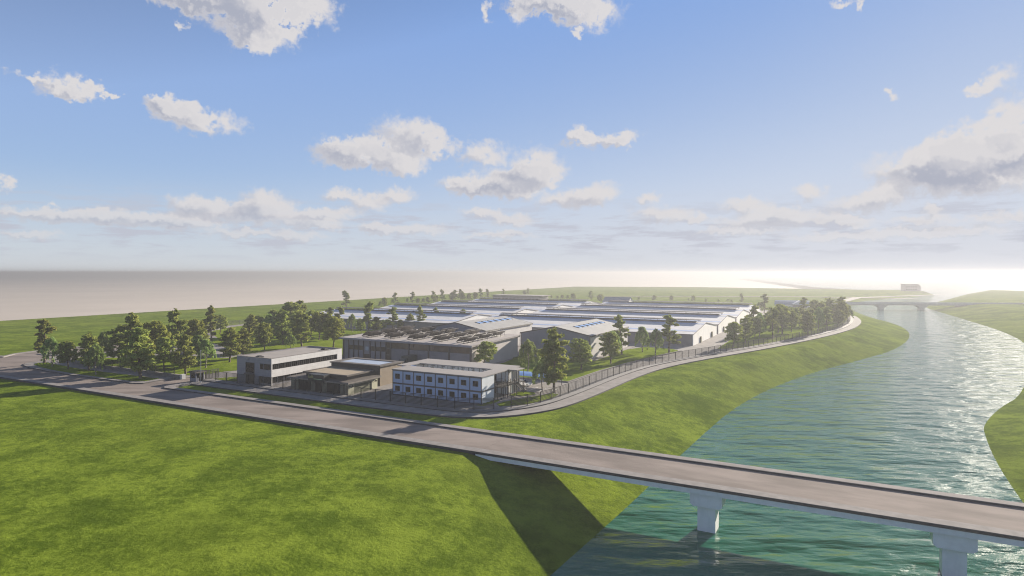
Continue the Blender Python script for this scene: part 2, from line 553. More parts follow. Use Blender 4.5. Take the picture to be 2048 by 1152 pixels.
M['ventdark'] = mat('ridge_vent_and_slot_shade', (0.11, 0.10, 0.105), 0.7, 0.15, 0.4)
M['trim'] = mat('dark_brown_trim', (0.070, 0.060, 0.056), 0.6, 0.15, 1.0)
M['whgrey'] = ribbed('blue_grey_sheet', (0.20, 0.205, 0.24), 0.36, 0, 0.6)
M['whside'] = ribbed('cream_grey_sheet', (0.52, 0.50, 0.48), 0.36, 1, 0.6)
M['whroof'] = ribbed('stone_grey_roof_sheet', (0.31, 0.30, 0.28), 0.5, 1, 0.6, depth=0.25)
M['hallwall'] = ribbed('grey_hall_sheet', (0.19, 0.19, 0.215), 0.5, 0, 0.6)
M['hallside'] = mat('beige_hall_sheet', (0.46, 0.42, 0.39), 0.75, 0.06, 0.2, streak=0.2)
M['hallroof'] = mat('pinkish_roof_sheet', (0.36, 0.33, 0.31), 0.85, 0.08, 0.3, spec=0.1)
M['column'] = mat('brown_steel_column', (0.055, 0.045, 0.042), 0.6, 0.15, 1.0)
M['solar'] = panelled('solar_glass', (0.045, 0.036, 0.032), 1.0, 0.55, 0.9, 0.3, (1, 0))
M['skyshade_wall'] = panelled('sky_shaded_white_panel', (0.41, 0.50, 0.66), 0, 1.45, 0.06, 0.5, (0, 2))  # white panels with the blue of sky-lit shade put into the colour
M['glosswhite'] = mat('glossy_white_panel', (0.68, 0.71, 0.73), 0.22, 0.07, 0.35, spec=0.6)
M['roofwarm'] = mat('warm_grey_roof', (0.225, 0.208, 0.20), 0.85, 0.06, 0.25, 0.1, 4.0)
M['stone'] = panelled('shaded_stone_cladding', (0.34, 0.33, 0.235), 0.9, 0.3, 0.55, 0.8, (0, 2))  # same stone as the side wall, colour darkened for the shaded front
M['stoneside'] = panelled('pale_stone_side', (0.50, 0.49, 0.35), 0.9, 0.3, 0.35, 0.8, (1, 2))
M['fascia'] = mat('brown_fascia', (0.085, 0.070, 0.058), 0.7, 0.15, 1.2)
M['eave'] = mat('eave_boards', (0.20, 0.175, 0.15), 0.8, 0.12, 1.2)
M['tanroof'] = mat('tan_roof', (0.27, 0.215, 0.145), 0.85, 0.08, 0.5)
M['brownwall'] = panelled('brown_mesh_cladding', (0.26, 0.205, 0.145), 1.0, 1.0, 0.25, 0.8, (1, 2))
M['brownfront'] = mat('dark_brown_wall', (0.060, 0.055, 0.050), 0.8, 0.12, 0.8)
M['louvre'] = ribbed('green_louvre', (0.11, 0.115, 0.065), 0.3, 1, 0.6)
M['sign'] = mat('dark_sign_box', (0.022, 0.022, 0.020), 0.5, 0.2, 1.0)
M['signgold'] = mat('olive_gold_lettering', (0.36, 0.33, 0.12), 0.5, 0.1, 2.0)
M['signgreen'] = mat('pale_green_lettering', (0.45, 0.60, 0.35), 0.5, 0.1, 2.0)
M['doorgreen'] = mat('olive_door_paint', (0.17, 0.16, 0.095), 0.6, 0.1, 1.0)
M['doorgrey'] = ribbed('grey_sectional_door', (0.17, 0.17, 0.19), 0.6, 2, 0.6)
M['bluecanopy'] = mat('blue_canopy_sheet', (0.16, 0.30, 0.60), 0.35, 0.15, 0.5, spec=0.6)
M['carwhite'] = mat('white_car_paint', (0.78, 0.78, 0.78), 0.25, 0.03, 1.0, spec=0.6)
M['carglass'] = glass('car_glass', (0.015, 0.017, 0.02), 0.05, 0.7)
M['tyre'] = mat('tyre_rubber', (0.02, 0.02, 0.02), 0.9, 0.2, 4.0)
M['truck'] = mat('dark_truck_paint', (0.055, 0.065, 0.065), 0.45, 0.15, 1.0)
M['truckbox'] = mat('dark_green_box', (0.045, 0.055, 0.05), 0.6, 0.15, 1.0)
M['lamp'] = mat('headlamp_glass', (0.7, 0.7, 0.66), 0.2, 0.05, 3.0)
M['farwall'] = mat('far_building_wall', (0.22, 0.20, 0.19), 0.8, 0.1, 0.2)
M['bark'] = mat('bark', (0.115, 0.085, 0.060), 0.95, 0.3, 3.0, 0.6, 9.0, stretch=(1, 1, 0.25))
M['barkpale'] = mat('pale_bark', (0.22, 0.19, 0.16), 0.95, 0.35, 2.5, 0.4, 9.0, stretch=(1, 1, 0.4))


def leaf_mat(name, a, c, e):
    m = bpy.data.materials.new(name); m.use_nodes = True
    nt = m.node_tree; nt.nodes.clear(); b = NB(nt)
    tc = b.n('ShaderNodeTexCoord'); oi = b.n('ShaderNodeObjectInfo'); ge = b.n('ShaderNodeNewGeometry')
    n1 = b.noise(tc.outputs['Object'], 0.55, 3, 0.6)
    c1 = b.mix(b.maprange(n1.outputs['Fac'], 0.35, 0.65), a, c)
    c1 = b.mix(b.math('MULTIPLY', ge.outputs['Random Per Island'], 0.45), c1, e)
    hs = b.n('ShaderNodeHueSaturation')
    b.lk(c1, hs.inputs['Color'])
    b.lk(b.math('ADD', 0.485, b.math('MULTIPLY', oi.outputs['Random'], 0.03)), hs.inputs['Hue'])
    b.lk(b.math('ADD', 0.82, b.math('MULTIPLY', oi.outputs['Random'], 0.36)), hs.inputs['Value'])
    hs.inputs['Saturation'].default_value = 1.0
    df = b.n('ShaderNodeBsdfDiffuse'); b.lk(hs.outputs[0], df.inputs['Color'])
    tr = b.n('ShaderNodeBsdfTranslucent'); b.lk(hs.outputs[0], tr.inputs['Color'])
    mx = b.n('ShaderNodeMixShader'); mx.inputs[0].default_value = 0.45
    b.lk(df.outputs[0], mx.inputs[1]); b.lk(tr.outputs[0], mx.inputs[2])
    o = b.n('ShaderNodeOutputMaterial'); b.lk(mx.outputs[0], o.inputs['Surface'])
    return m


M['leaf_cedar'] = leaf_mat('cedar_foliage', (0.135, 0.165, 0.034), (0.270, 0.305, 0.075), (0.390, 0.400, 0.110))
M['leaf_broad'] = leaf_mat('broadleaf_foliage', (0.150, 0.190, 0.036), (0.290, 0.330, 0.075), (0.400, 0.415, 0.110))
M['leaf_willow'] = leaf_mat('willow_foliage', (0.170, 0.245, 0.060), (0.290, 0.380, 0.115), (0.410, 0.465, 0.180))


def water_mat():
    m = bpy.data.materials.new('river_water'); m.use_nodes = True
    nt = m.node_tree; nt.nodes.clear(); b = NB(nt)
    ge = b.n('ShaderNodeNewGeometry')
    mp = b.n('ShaderNodeMapping'); mp.inputs['Scale'].default_value = (0.58, 1.35, 1); mp.inputs['Rotation'].default_value = (0, 0, radians(8))
    b.lk(ge.outputs['Position'], mp.inputs['Vector'])
    n1 = b.noise(mp.outputs[0], 0.18, 3, 0.45)
    n2 = b.noise(mp.outputs[0], 0.62, 5, 0.6)
    n3 = b.noise(mp.outputs[0], 2.6, 3, 0.55)
    h = b.math('ADD', b.math('MULTIPLY', n1.outputs['Fac'], 1.0), b.math('ADD', b.math('MULTIPLY', n2.outputs['Fac'], 0.13), b.math('MULTIPLY', n3.outputs['Fac'], 0.012)))
    bp = b.n('ShaderNodeBump'); bp.inputs['Strength'].default_value = 1.0; bp.inputs['Distance'].default_value = 1.3
    b.lk(h, bp.inputs['Height'])
    tr = b.n('ShaderNodeBsdfTransparent'); tr.inputs['Color'].default_value = (0.45, 0.82, 0.50, 1)
    df = b.n('ShaderNodeBsdfDiffuse'); df.inputs['Color'].default_value = (0.045, 0.215, 0.140, 1)
    b.lk(bp.outputs[0], df.inputs['Normal'])
    mx = b.n('ShaderNodeMixShader'); mx.inputs[0].default_value = 0.54
    b.lk(tr.outputs[0], mx.inputs[1]); b.lk(df.outputs[0], mx.inputs[2])
    gl = b.n('ShaderNodeBsdfGlossy'); gl.inputs['Roughness'].default_value = 0.05; gl.inputs['Color'].default_value = (1, 1, 1, 1)
    b.lk(bp.outputs[0], gl.inputs['Normal'])
    fr = b.n('ShaderNodeFresnel'); fr.inputs['IOR'].default_value = 1.25
    b.lk(bp.outputs[0], fr.inputs['Normal'])
    m2 = b.n('ShaderNodeMixShader')
    b.lk(b.math('MULTIPLY', fr.outputs[0], 1.0), m2.inputs[0]); b.lk(mx.outputs[0], m2.inputs[1]); b.lk(gl.outputs[0], m2.inputs[2])
    o = b.n('ShaderNodeOutputMaterial'); b.lk(m2.outputs[0], o.inputs['Surface'])
    return m


M['water'] = water_mat()

# ------------------------------------------------------------------ terrain, river
GZ, WZ, BZ = -0.2, -6.0, -10.5
WLINE = [(-155.6, -194.4), (-72.9, -58.3), (-39.9, 0.0), (4.4, 72.6), (20.8, 100.1), (33.2, 122.5), (61.3, 169.7), (97.2, 212.9), (139.0, 251.8), (173.1, 284.5), (212.9, 336.4), (240.7, 383.1), (262.5, 432.6), (279.0, 491.0), (301.4, 549.3), (330.6, 622.2), (405.4, 747.6), (512.4, 847.8), (655, 975)]
CREST = [(-188, -185), (-102, -45), (-68, 16), (-24, 74), (-6.5, 103), (14.0, 136.5), (47.6, 179), (84.5, 217.5), (128.5, 264), (160, 303.5), (196, 355), (222.5, 401), (237, 436), (249, 510), (275, 578), (305, 655), (395, 788), (505, 893), (640, 980)]
RWLINE = [(-58.3, -243.1), (9.7, -58.3), (34.0, 9.7), (60.3, 63.2), (78.2, 96.9), (90.1, 117.6), (102.1, 136.1), (108.4, 144.9), (126.4, 163.3), (145.8, 179.9), (209.0, 252.8), (275.1, 339.3), (350.0, 495.8), (425.8, 658.2), (486.1, 724.3), (750.6, 1035.4)]
RCREST = [(-20, -265), (50, -70), (72, 0), (95, 52), (112, 86), (124, 106), (137, 124), (143, 132), (160, 148), (178, 163), (243, 240), (312, 332), (392, 495), (466, 660), (530, 730), (800, 1050)]


def smooth_line(p, k=2):
    for _ in range(k):
        q = [p[0]]
        for i in range(len(p) - 1):
            a, c = p[i], p[i + 1]
            q.append((a[0] * .75 + c[0] * .25, a[1] * .75 + c[1] * .25))
            q.append((a[0] * .25 + c[0] * .75, a[1] * .25 + c[1] * .75))
        q.append(p[-1])
        p = q
    return p


wl, cr, rw, rc = (smooth_line(p) for p in (WLINE, CREST, RWLINE, RCREST))


def bank(mb, crest, wline):
    n = len(crest)
    prev = None
    for i in range(n):
        a = np.array(crest[i]); c = np.array(wline[i])
        d = c - a
        ext = (BZ - WZ) / (WZ - GZ)
        row = []
        for f in (0.0, 0.18, 0.42, 0.7, 1.0, 1.0 + ext):
            q = a + d * f
            z = GZ + (WZ - GZ) * f
            if f == 0.18: z += 0.35
            row.append((q[0], q[1], z))
        if prev:
            for j in range(len(row) - 1):
                mb.face([prev[j], prev[j + 1], row[j + 1], row[j]])
        prev = row
    return mb


left_field = [(662, 1060), (601, 1064), (376, 1260), (130, 1305), (-177, 659), (-309, 380), (-520, -60), (-700, -420), (-260, -420)]
mb = MB()
mb.face([(x, y, GZ) for x, y in cr] + [(x, y, GZ) for x, y in left_field])
bank(mb, cr, wl)
for i in range(len(left_field) - 1):
    a, c = left_field[i], left_field[i + 1]
    mb.face([(a[0], a[1], GZ), (c[0], c[1], GZ), (c[0] * 1.02, c[1] * 1.02, -13.2), (a[0] * 1.02, a[1] * 1.02, -13.2)])
right_field = [(830, 965), (1150, 900), (1600, 400), (1500, -500), (100, -500)]
mb.face([(x, y, GZ) for x, y in rc] + [(x, y, GZ) for x, y in right_field])
bank(mb, rc, rw)
for i in range(len(right_field) - 1):
    a, c = right_field[i], right_field[i + 1]
    mb.face([(a[0], a[1], GZ), (c[0], c[1], GZ), (c[0] * 1.02, c[1] * 1.02, -13.2), (a[0] * 1.02, a[1] * 1.02, -13.2)])
# river bed between the two banks
ext = (BZ - WZ) / (WZ - GZ)
lb = [tuple(np.array(c) + (np.array(c) - np.array(a)) * ext) for a, c in zip(cr, wl)]
rb = [tuple(np.array(c) + (np.array(c) - np.array(a)) * ext) for a, c in zip(rc, rw)]
mb.face([(x, y, BZ) for x, y in lb] + [(x, y, BZ) for x, y in rb[::-1]])
ground = mb.build('ground', M['grass'])
struct(ground, 'green grass fields and sloping river banks', 'ground')

mb = MB()
R = 26000.0
mb.face([(R * cos(2 * pi * i / 96), R * sin(2 * pi * i / 96), -13.0) for i in range(96)])
plain = mb.build('plain', M['sand'])
struct(plain, 'bare beige plain reaching to the horizon', 'plain')

mb = MB()
mid = [((a[0] + c[0] * 3) / 4, (a[1] + c[1] * 3) / 4) for a, c in zip(cr, wl)]
rmid = [((a[0] + c[0] * 3) / 4, (a[1] + c[1] * 3) / 4) for a, c in zip(rc, rw)]
mb.face([(x, y, WZ) for x, y in mid] + [(690, 1080, WZ), (720, 1500, WZ), (1500, 4200, WZ), (4500, 4200, WZ), (3600, 1300, WZ), (1300, 1000, WZ), (870, 985, WZ)] + [(x, y, WZ) for x, y in rmid[::-1]])
f0 = mb.f[0]
if sum(mb.v[f0[i]][0] * mb.v[f0[(i + 1) % len(f0)]][1] - mb.v[f0[(i + 1) % len(f0)]][0] * mb.v[f0[i]][1] for i in range(len(f0))) < 0:
    mb.f[0] = f0[::-1]
water = mb.build('water', M['water'], fix=False)
struct(water, 'rippled green river water', 'water')

# ------------------------------------------------------------------ roads and pavements
road_poly = [(-430, 88.4), (-53, 88.4), (-53, 97.8), (-150, 97.8), (-153, 99), (-153, 111.2), (-160.4, 111.2), (-162.6, 107.8), (-163.2, 104.8), (-162.4, 99.4), (-165, 98.2),
             (-180, 97.9), (-195.3, 97.9), (-208.9, 98.4), (-219.5, 99.4), (-227, 101), (-231, 103.3), (-232.6, 106.5), (-231.5, 110), (-234, 116), (-238, 130), (-246, 165), (-262, 165), (-262, 121), (-260, 113.5), (-254.3, 107.5), (-270, 104.5), (-430, 104.5)]
mb = MB(); mb.prism(st(road_poly), GZ - 0.1, 0.0)
struct(mb.build('road', M['asphalt']), 'worn grey brown road running past the compound', 'road')

mb = MB()
mb.prism(st([(-430, 86.5), (-53, 86.5), (-53, 88.38), (-430, 88.38)]), 0.0, 0.25)
struct(mb.build('pavement', M['kerb']), 'pale footway on the field side of the road', 'pavement')
mb = MB()
mb.prism(st([(-430, 86.44), (-53, 86.44), (-53, 86.49), (-430, 86.49)]), GZ - 0.15, 0.22)
mb.prism(st([(-151, 97.70), (-53, 97.70), (-53, 97.79), (-151, 97.79)]), 0.002, 0.21)
struct(mb.build('pavement_kerb', M['darkstone']), 'dark kerb faces along the road', 'kerb')
mb = MB()
mb.prism(st([(-151, 97.80), (-53, 97.80), (-53, 99.4), (-149, 99.4), (-150.6, 100.5), (-150.6, 105.0), (-152.9, 105.0), (-152.9, 99.2)]), 0.0 - 0.25, 0.25)
struct(mb.build('pavement', M['kerb']), 'pale footway on the compound side of the road', 'pavement')

# island beside the road: paved rim round a strip of grass
isl = [(-162.9, 105.0), (-162.3, 99.5), (-165, 98.25), (-180, 98.0), (-195.3, 98.0), (-208.9, 98.5), (-219.5, 99.5), (-226.8, 101.1), (-230.7, 103.4), (-232.3, 106.5), (-231.3, 109.6), (-228, 112.2), (-222, 112.5), (-214, 110.0), (-203, 109.0), (-163, 109.2)]
mb = MB(); mb.prism(st(isl), GZ, 0.22)
struct(mb.build('pavement', M['kerb']), 'paved rim round the roadside grass island', 'pavement')
mb = MB()
k = isl[:12]
loop = st(k)
for i in range(len(loop) - 1):
    a, c = np.array(loop[i]), np.array(loop[i + 1])
    d = (c - a) / np.linalg.norm(c - a); nrm = np.array((-d[1], d[0])) * -0.09
    mb.face([(*a, 0.003), (*c, 0.003), (*(c), 0.19), (*(a), 0.19)])
    mb.face([(*(a + nrm * -1), 0.003), (*(c + nrm * -1), 0.003), (*(c + nrm * -1), 0.19), (*(a + nrm * -1), 0.19)])
struct(mb.build('pavement_kerb', M['darkstone'], fix=False), 'dark kerb round the grass island', 'kerb')
gi = [(-164.9, 105.3), (-164.4, 101.2), (-168, 99.7), (-180, 99.4), (-195, 99.4), (-208, 100.1), (-218, 101.5), (-225, 103.3), (-227.5, 105.5), (-226, 107.3), (-220, 106.6), (-206, 105.0), (-190, 104.9), (-178, 105.1)]
mb = MB(); mb.prism(st(gi), 0.0, 0.29)
struct(mb.build('lawn', M['lawn']), 'grass island between the road and the path', 'lawn')
mb = MB(); mb.prism(st([(-254, 117.5), (-247, 117), (-242, 119), (-248, 121.5), (-254, 120.5)]), 0.002, 0.2)
struct(mb.build('pavement', M['kerb']), 'small traffic island at the road junction', 'pavement')
outer_k = [(-430, 104.6), (-270, 104.6), (-254.6, 107.7), (-260.4, 113.6), (-262.4, 121), (-262.4, 165)]
off = [(-430, 106.6), (-270.5, 106.6), (-258, 109.2), (-262.3, 114.3), (-264.4, 121.2), (-264.4, 165)]
mb = MB(); mb.strip(st(outer_k), st(off), GZ, 0.24)
struct(mb.build('pavement', M['kerb']), 'curved footway on the outer side of the junction', 'pavement')

# the promenade that runs in front of the compound and round it above the river
P_OUT = [(-152.9, 105.05), (-137, 105.05), (-96.4, 105.0), (-85.2, 105.05), (-74.2, 105.3), (-69.4, 106.1), (-64.8, 108.1), (-61.4, 111.0), (-58.1, 115.3), (-55.2, 121.3), (-53.7, 128), (-52.7, 143.2), (-52.0, 171.2), (-49.4, 192.1), (-43.5, 212.8), (-36.1, 233.4), (-26.1, 261.7), (-10.9, 311.9), (0.7, 360.8), (5.6, 404.0), (6.6, 438.3), (3.1, 487.6), (-8, 512), (-40, 522), (-300, 522)]


def offset(pts, d):
    out = []
    for i in range(len(pts)):
        a = np.array(pts[max(0, i - 1)]); c = np.array(pts[min(len(pts) - 1, i + 1)])
        t = (c - a) / np.linalg.norm(c - a)
        out.append(tuple(np.array(pts[i]) + d * np.array((-t[1], t[0]))))
    return out


P_OUT = smooth_line(P_OUT, 2)
P_IN = offset(P_OUT, 3.9)
P_FE = offset(P_OUT, 6.6)
mb = MB(); mb.strip(st(P_OUT), st(P_IN), GZ - 0.6, 0.1)
struct(mb.build('path', M['paving']), 'pale path curving round the compound above the river', 'path')
mb = MB(); mb.strip(st(offset(P_OUT, -0.06)), st(offset(P_OUT, -0.005)), GZ - 0.7, 0.06)
struct(mb.build('path_edging', M['darkstone']), 'dark edging of the riverside path', 'kerb')
mb = MB(); mb.strip(st(offset(P_OUT, 3.905)), st(offset(P_OUT, 3.99)), 0.0, 0.27)
struct(mb.build('path_kerb', M['darkstone']), 'dark kerb between path and fence', 'kerb')
mb = MB(); mb.strip(st(offset(P_OUT, 3.995)), st(P_FE), GZ, 0.3)
struct(mb.build('path_verge', M['plinth']), 'concrete strip under the compound fence', 'pavement')
mb = MB(); mb.prism(st([(-203, 105.4), (-178, 105.6), (-164.9, 105.6), (-163, 108.2), (-203, 108.2)]), 0.2, 0.235)
struct(mb.build('path', M['paving']), 'path between the grass island and the low wall', 'path')

# compound floor
pad = [(-240, 113.5), (-222, 113.5), (-203, 109.6), (-161, 109.6), (-160.4, 111.2), (-153, 111.2)] + [p for p in offset(P_OUT, 6.62) if p[0] > -300][:-1] + [(-300, 515), (-300, 240), (-262, 170), (-238, 132)]
pad_c = []
for p in pad:
    if not pad_c or abs(p[0] - pad_c[-1][0]) + abs(p[1] - pad_c[-1][1]) > 0.3:
        pad_c.append(p)
mb = MB(); mb.prism(st(pad_c), GZ - 0.05, 0.1)
struct(mb.build('yard', M['paving']), 'grey paved yard of the compound', 'yard')


def lawn(pts, label, z=0.16):
    m_ = MB(); m_.prism(st(smooth_line(pts + [pts[0]], 1)[:-1]), 0.05, z)
    return struct(m_.build('lawn', M['lawn']), label, 'lawn')


def pave(pts, label, z=0.2, name='car_park', m=None):
    m_ = MB(); m_.prism(st(pts), 0.08, z)
    return struct(m_.build(name, m or M['paving']), label, 'paving')


lawn([(-228, 114), (-203, 110.2), (-161.5, 110.2), (-160.6, 126), (-147, 142), (-154, 158), (-154, 190), (-145, 243), (-200, 246), (-270, 246), (-298, 246), (-262, 172), (-236, 134)], 'broad lawn under the trees left of the offices')
lawn([(-152.4, 112.2), (-143.6, 112.2), (-143.6, 116.5), (-149.8, 118)], 'small lawn between the gate and the office')
pave([(-222, 123), (-195, 138.5), (-184, 142.5), (-188, 151), (-226, 168), (-244, 166), (-236, 135)], 'grey car park seen between the trees', 0.2)
pave([(-246, 184), (-273, 199), (-292, 226), (-296, 245), (-299, 245), (-296, 222), (-276, 190), (-252, 172)], 'grey service road beyond the lawn', 0.21, 'service_road')
lawn([(-65.3, 153.2), (-64.3, 174.5), (-62.2, 193), (-58.6, 214), (-54.5, 233), (-60, 238), (-73.0, 238), (-73.4, 193.4), (-103, 193.2), (-97.2, 182), (-96.6, 158), (-92, 153.4)], 'lawn in front of the right grey warehouse', 0.3)
mb = MB()
kk = [(-92, 153.0), (-65.0, 152.8), (-63.9, 174.5), (-61.8, 193), (-58.2, 214), (-54.1, 233)]
mb.strip(st(kk), st(offset(kk, 0.45)), 0.1, 0.42)
struct(mb.build('lawn_kerb', M['kerb']), 'raised concrete kerb round the lawn', 'kerb')
lawn([(-66.5, 118.5), (-62.6, 123), (-60.9, 129), (-60.2, 136.5), (-62.8, 137.5), (-65.5, 130), (-68.8, 121)], 'grass strip inside the fence corner')
lawn([(-71.8, 117.2), (-69.5, 117.6), (-69.3, 124), (-70.5, 125)], 'patch of grass beside the container block')
lawn([(-70.5, 130.3), (-67, 131), (-65.5, 136), (-70.5, 136.5)], 'patch of grass under the outside stair')
gv = [(-44.0, 246), (-36.0, 255), (-29.5, 276), (-23.5, 297), (-14.8, 327), (-6, 369), (-1, 415), (0.4, 462), (-3, 488), (-12, 506), (-40, 512), (-46, 480), (-46, 330), (-44.5, 268)]
lawn(gv, 'lawn under the trees of the riverside grove')
pave([(-47.5, 250), (-46.8, 250), (-46.8, 470), (-47.5, 470)], 'kerb line of the drive beside the shed gables', 0.22, 'drive_kerb', M['plinth'])
# parking bay lines
mb = MB()
for i in range(6):
    mb.prism(st([(-77 + i * 2.6, 138.2), (-76.88 + i * 2.6, 138.2), (-76.88 + i * 2.6, 143.2), (-77 + i * 2.6, 143.2)]), 0.1, 0.115)
for i in range(9):
    mb.prism(st([(-221 + i * 3.2, 139 + i * 1.2), (-220.85 + i * 3.2, 139 + i * 1.2), (-218 + i * 3.2, 144 + i * 1.2), (-218.15 + i * 3.2, 144 + i * 1.2)]), 0.2, 0.215)
struct(mb.build('road_marking', M['line']), 'white parking bay lines', 'marking')
# far roads on the green land beyond the compound
mb = MB(); mb.strip([(100, 770), (330, 760), (395, 730), (440, 690)], [(100, 782), (332, 772), (403, 740), (450, 698)], GZ - 0.1, 0.0)
struct(mb.build('road', M['asphalt']), 'far road across the green land', 'road')
mb = MB(); mb.strip([(285, 585), (330, 640), (398, 735), (560, 830)], [(292, 578), (338, 634), (404, 728), (565, 822)], GZ - 0.1, 0.02)
struct(mb.build('road', M['paving']), 'pale far road leading to the distant bridge', 'road')
mb = MB(); mb.strip([(470, 590), (560, 585), (900, 560)], [(470, 602), (560, 597), (900, 574)], GZ - 0.1, 0.0)
struct(mb.build('road', M['paving']), 'pale road on the far right bank', 'road')

# ------------------------------------------------------------------ bridges
br = thing('road_bridge', 'long concrete road bridge crossing the river in the foreground', 'bridge', site(-53, 86.5, 0), GA)
L = 150.0
MB().extrude_x([(1.88, -0.142), (11.3, -0.142), (11.3, 0.0), (1.88, 0.0)], 0.02, L).build('road_deck', M['asphalt'], br)
MB().extrude_x([(0.0, -0.05), (1.86, -0.05), (1.86, 0.25), (0.0, 0.25)], 0.02, L).build('footway', M['kerb'], br)
MB().extrude_x([(11.32, -0.05), (12.9, -0.05), (12.9, 0.25), (11.32, 0.25)], 0.02, L).build('footway', M['kerb'], br)
mk = MB()
mk.extrude_x([(-0.04, -0.14), (0.25, -0.14), (0.25, -0.052), (-0.002, -0.052), (-0.002, 0.2), (-0.04, 0.2)], 0.02, L)
mk.extrude_x([(11.20, 0.003), (11.315, 0.003), (11.315, 0.2), (11.20, 0.2)], 0.02, L)
mk.extrude_x([(12.65, -0.14), (12.94, -0.14), (12.94, 0.2), (12.902, 0.2), (12.902, -0.052), (12.65, -0.052)], 0.02, L)
mk.build('kerb', M['darkstone'], br)
MB().extrude_x([(0.06, -0.85), (2.0, -1.45), (10.9, -1.45), (12.84, -0.85), (12.84, -0.145), (0.06, -0.145)], -1.0, L).build('girder', M['pierwhite'], br)
MB().extrude_x([(0.6, -3.2), (12.3, -3.2), (12.3, -1.0), (0.6, -1.0)], -3.5, -1.05).build('abutment', M['pierwhite'], br)
for s0 in (36.0, 63.6, 91.2):
    for y0 in (0.35,):
        pr = MB()
        pr.extrude_y([(-2.1, -2.3), (-1.7, -2.6), (1.7, -2.6), (2.1, -2.3), (2.1, -0.8), (-2.1, -0.8)], y0, y0 + 3.4)
        pr.v = [(x + s0, y, z) for x, y, z in pr.v]
        pier = pr.build('pier_cap', M['pierwhite'], br)
        q = MB(); q.box(s0 - 1.18, s0 + 1.18, y0 + .45, y0 + 2.95, -12.5, -2.605)
        q.build('column', M['pierwhite'], pier)

fb = thing('road_bridge', 'distant bridge fading into the haze where the river bends', 'bridge', (300, 603, 0), radians(-6))
MB().box(0, 190, -6, 6, -0.7, 0.3).build('road_deck', M['pierwhite'], fb)
MB().box(0, 190, -4.5, 4.5, -1.8, -0.71).build('girder', M['concrete'], fb)
MB().box(0, 190, -6.15, -6.01, -0.9, 1.2).build('parapet', M['concrete'], fb)
for x0 in (50, 86, 122):
    q = MB(); q.extrude_y([(-5, -2.6), (-2.2, -4.2), (2.2, -4.2), (5, -2.6), (5, -1.81), (-5, -1.81)], -3, 3)
    q.v = [(x + x0, y, z) for x, y, z in q.v]
    p_ = q.build('pier', M['concrete'], fb)
    MB().box(x0 - 2, x0 + 2, -2.4, 2.4, -12.5, -4.21).build('column', M['concrete'], p_)

# ------------------------------------------------------------------ building helpers
def window(parent, plane, c, a0, a1, z0, z1, mf, mg, mull=1, d=0.06, fw=0.07, name='window', label=None, cross=False):
    """plane 'y': wall face looking to -y at y=c; plane 'x': wall face looking to +x at x=c"""
    def bx(m_, u0, u1, w0, w1, o0, o1):
        if plane == 'y':
            m_.box(u0, u1, c - o1, c - o0, w0, w1)
        else:
            m_.box(c + o0, c + o1, u0, u1, w0, w1)
    f = MB()
    bx(f, a0, a1, z1 - fw, z1, 0.003, d); bx(f, a0, a1, z0, z0 + fw, 0.003, d)
    bx(f, a0, a0 + fw, z0 + fw, z1 - fw, 0.003, d); bx(f, a1 - fw, a1, z0 + fw, z1 - fw, 0.003, d)
    for i in range(1, mull + 1):
        x = a0 + (a1 - a0) * i / (mull + 1)
        bx(f, x - fw * .4, x + fw * .4, z0 + fw, z1 - fw, 0.003, d)
    if cross:
        zc = (z0 + z1) / 2
        bx(f, a0 + fw, a1 - fw, zc - fw * .4, zc + fw * .4, 0.003, d - 0.004)
    w = f.build(name, mf, parent, label)
    g = MB(); bx(g, a0 + fw * .6, a1 - fw * .6, z0 + fw * .6, z1 - fw * .6, 0.0045, d * 0.45)
    g.build('pane', mg, w)
    return w


# ------------------------------------------------------------------ office
of = building('office_building', 'two storey white clad office with a ribbon of dark windows down its sunlit side', 'office', -142.8, 112.6)
W_, D_, H_ = 13.0, 25.3, 6.9
w = MB()
w.cur = 0
w.box(0, W_ - 0.003, 0, 0.25, 0, H_)
w.box(0, 0.25, 0.25, D_, 0, H_)
w.box(0.25, W_ - 0.003, D_ - 0.25, D_, 0, H_)
w.build('wall', M['greyfront'], of)
w = MB()
w.box(W_ - 0.25, W_, 0.002, D_ - 0.003, 5.45, H_); w.box(W_ - 0.25, W_, 0.002, D_ - 0.003, 2.15, 4.0)
w.box(W_ - 0.25, W_, 0.002, 0.30, 4.0, 5.45); w.box(W_ - 0.25, W_, 23.4, D_ - 0.003, 4.0, 5.45)
w.box(W_ - 0.25, W_, 0.002, 0.30, 0, 2.15)
w.build('wall', M['whitewall'], of, 'sunlit white side wall of long panels')
MB().box(W_ - 0.62, W_ - 0.5, 0.26, D_ - 0.3, 0, 2.145).build('wall', M['greyfront'], of, 'set back ground floor wall')
MB().box(0.25, W_ - 0.25, 0.25, D_ - 0.25, H_ - 0.5, H_ - 0.32).build('roof', M['roofflat'], of)
cp = MB()
cp.box(-0.04, W_ + 0.03, -0.04, 0.30, H_ + 0.002, H_ + 0.07); cp.box(-0.04, W_ + 0.03, D_ - 0.30, D_ + 0.04, H_ + 0.002, H_ + 0.07)
cp.box(-0.04, 0.30, 0.30, D_ - 0.30, H_ + 0.002, H_ + 0.07); cp.box(W_ - 0.30, W_ + 0.03, 0.30, D_ - 0.30, H_ + 0.002, H_ + 0.07)
cp.build('parapet_coping', M['eave'], of)
for i in range(11):
    y0 = 0.42 + i * 2.1
    window(of, 'x', W_ - 0.24, y0, y0 + 1.95, 4.02, 5.43, M['trim'], M['glass'], 2)
for i in range(11):
    y0 = 0.42 + i * 2.1
    window(of, 'x', W_ - 0.495, y0, y0 + 1.8, 0.5, 2.05, M['trim'], M['glass'], 2)
window(of, 'y', 0.0, 3.4, 6.7, 0.02, 2.35, M['steel'], M['glass'], 1, name='door', label='dark glazed entrance doors')
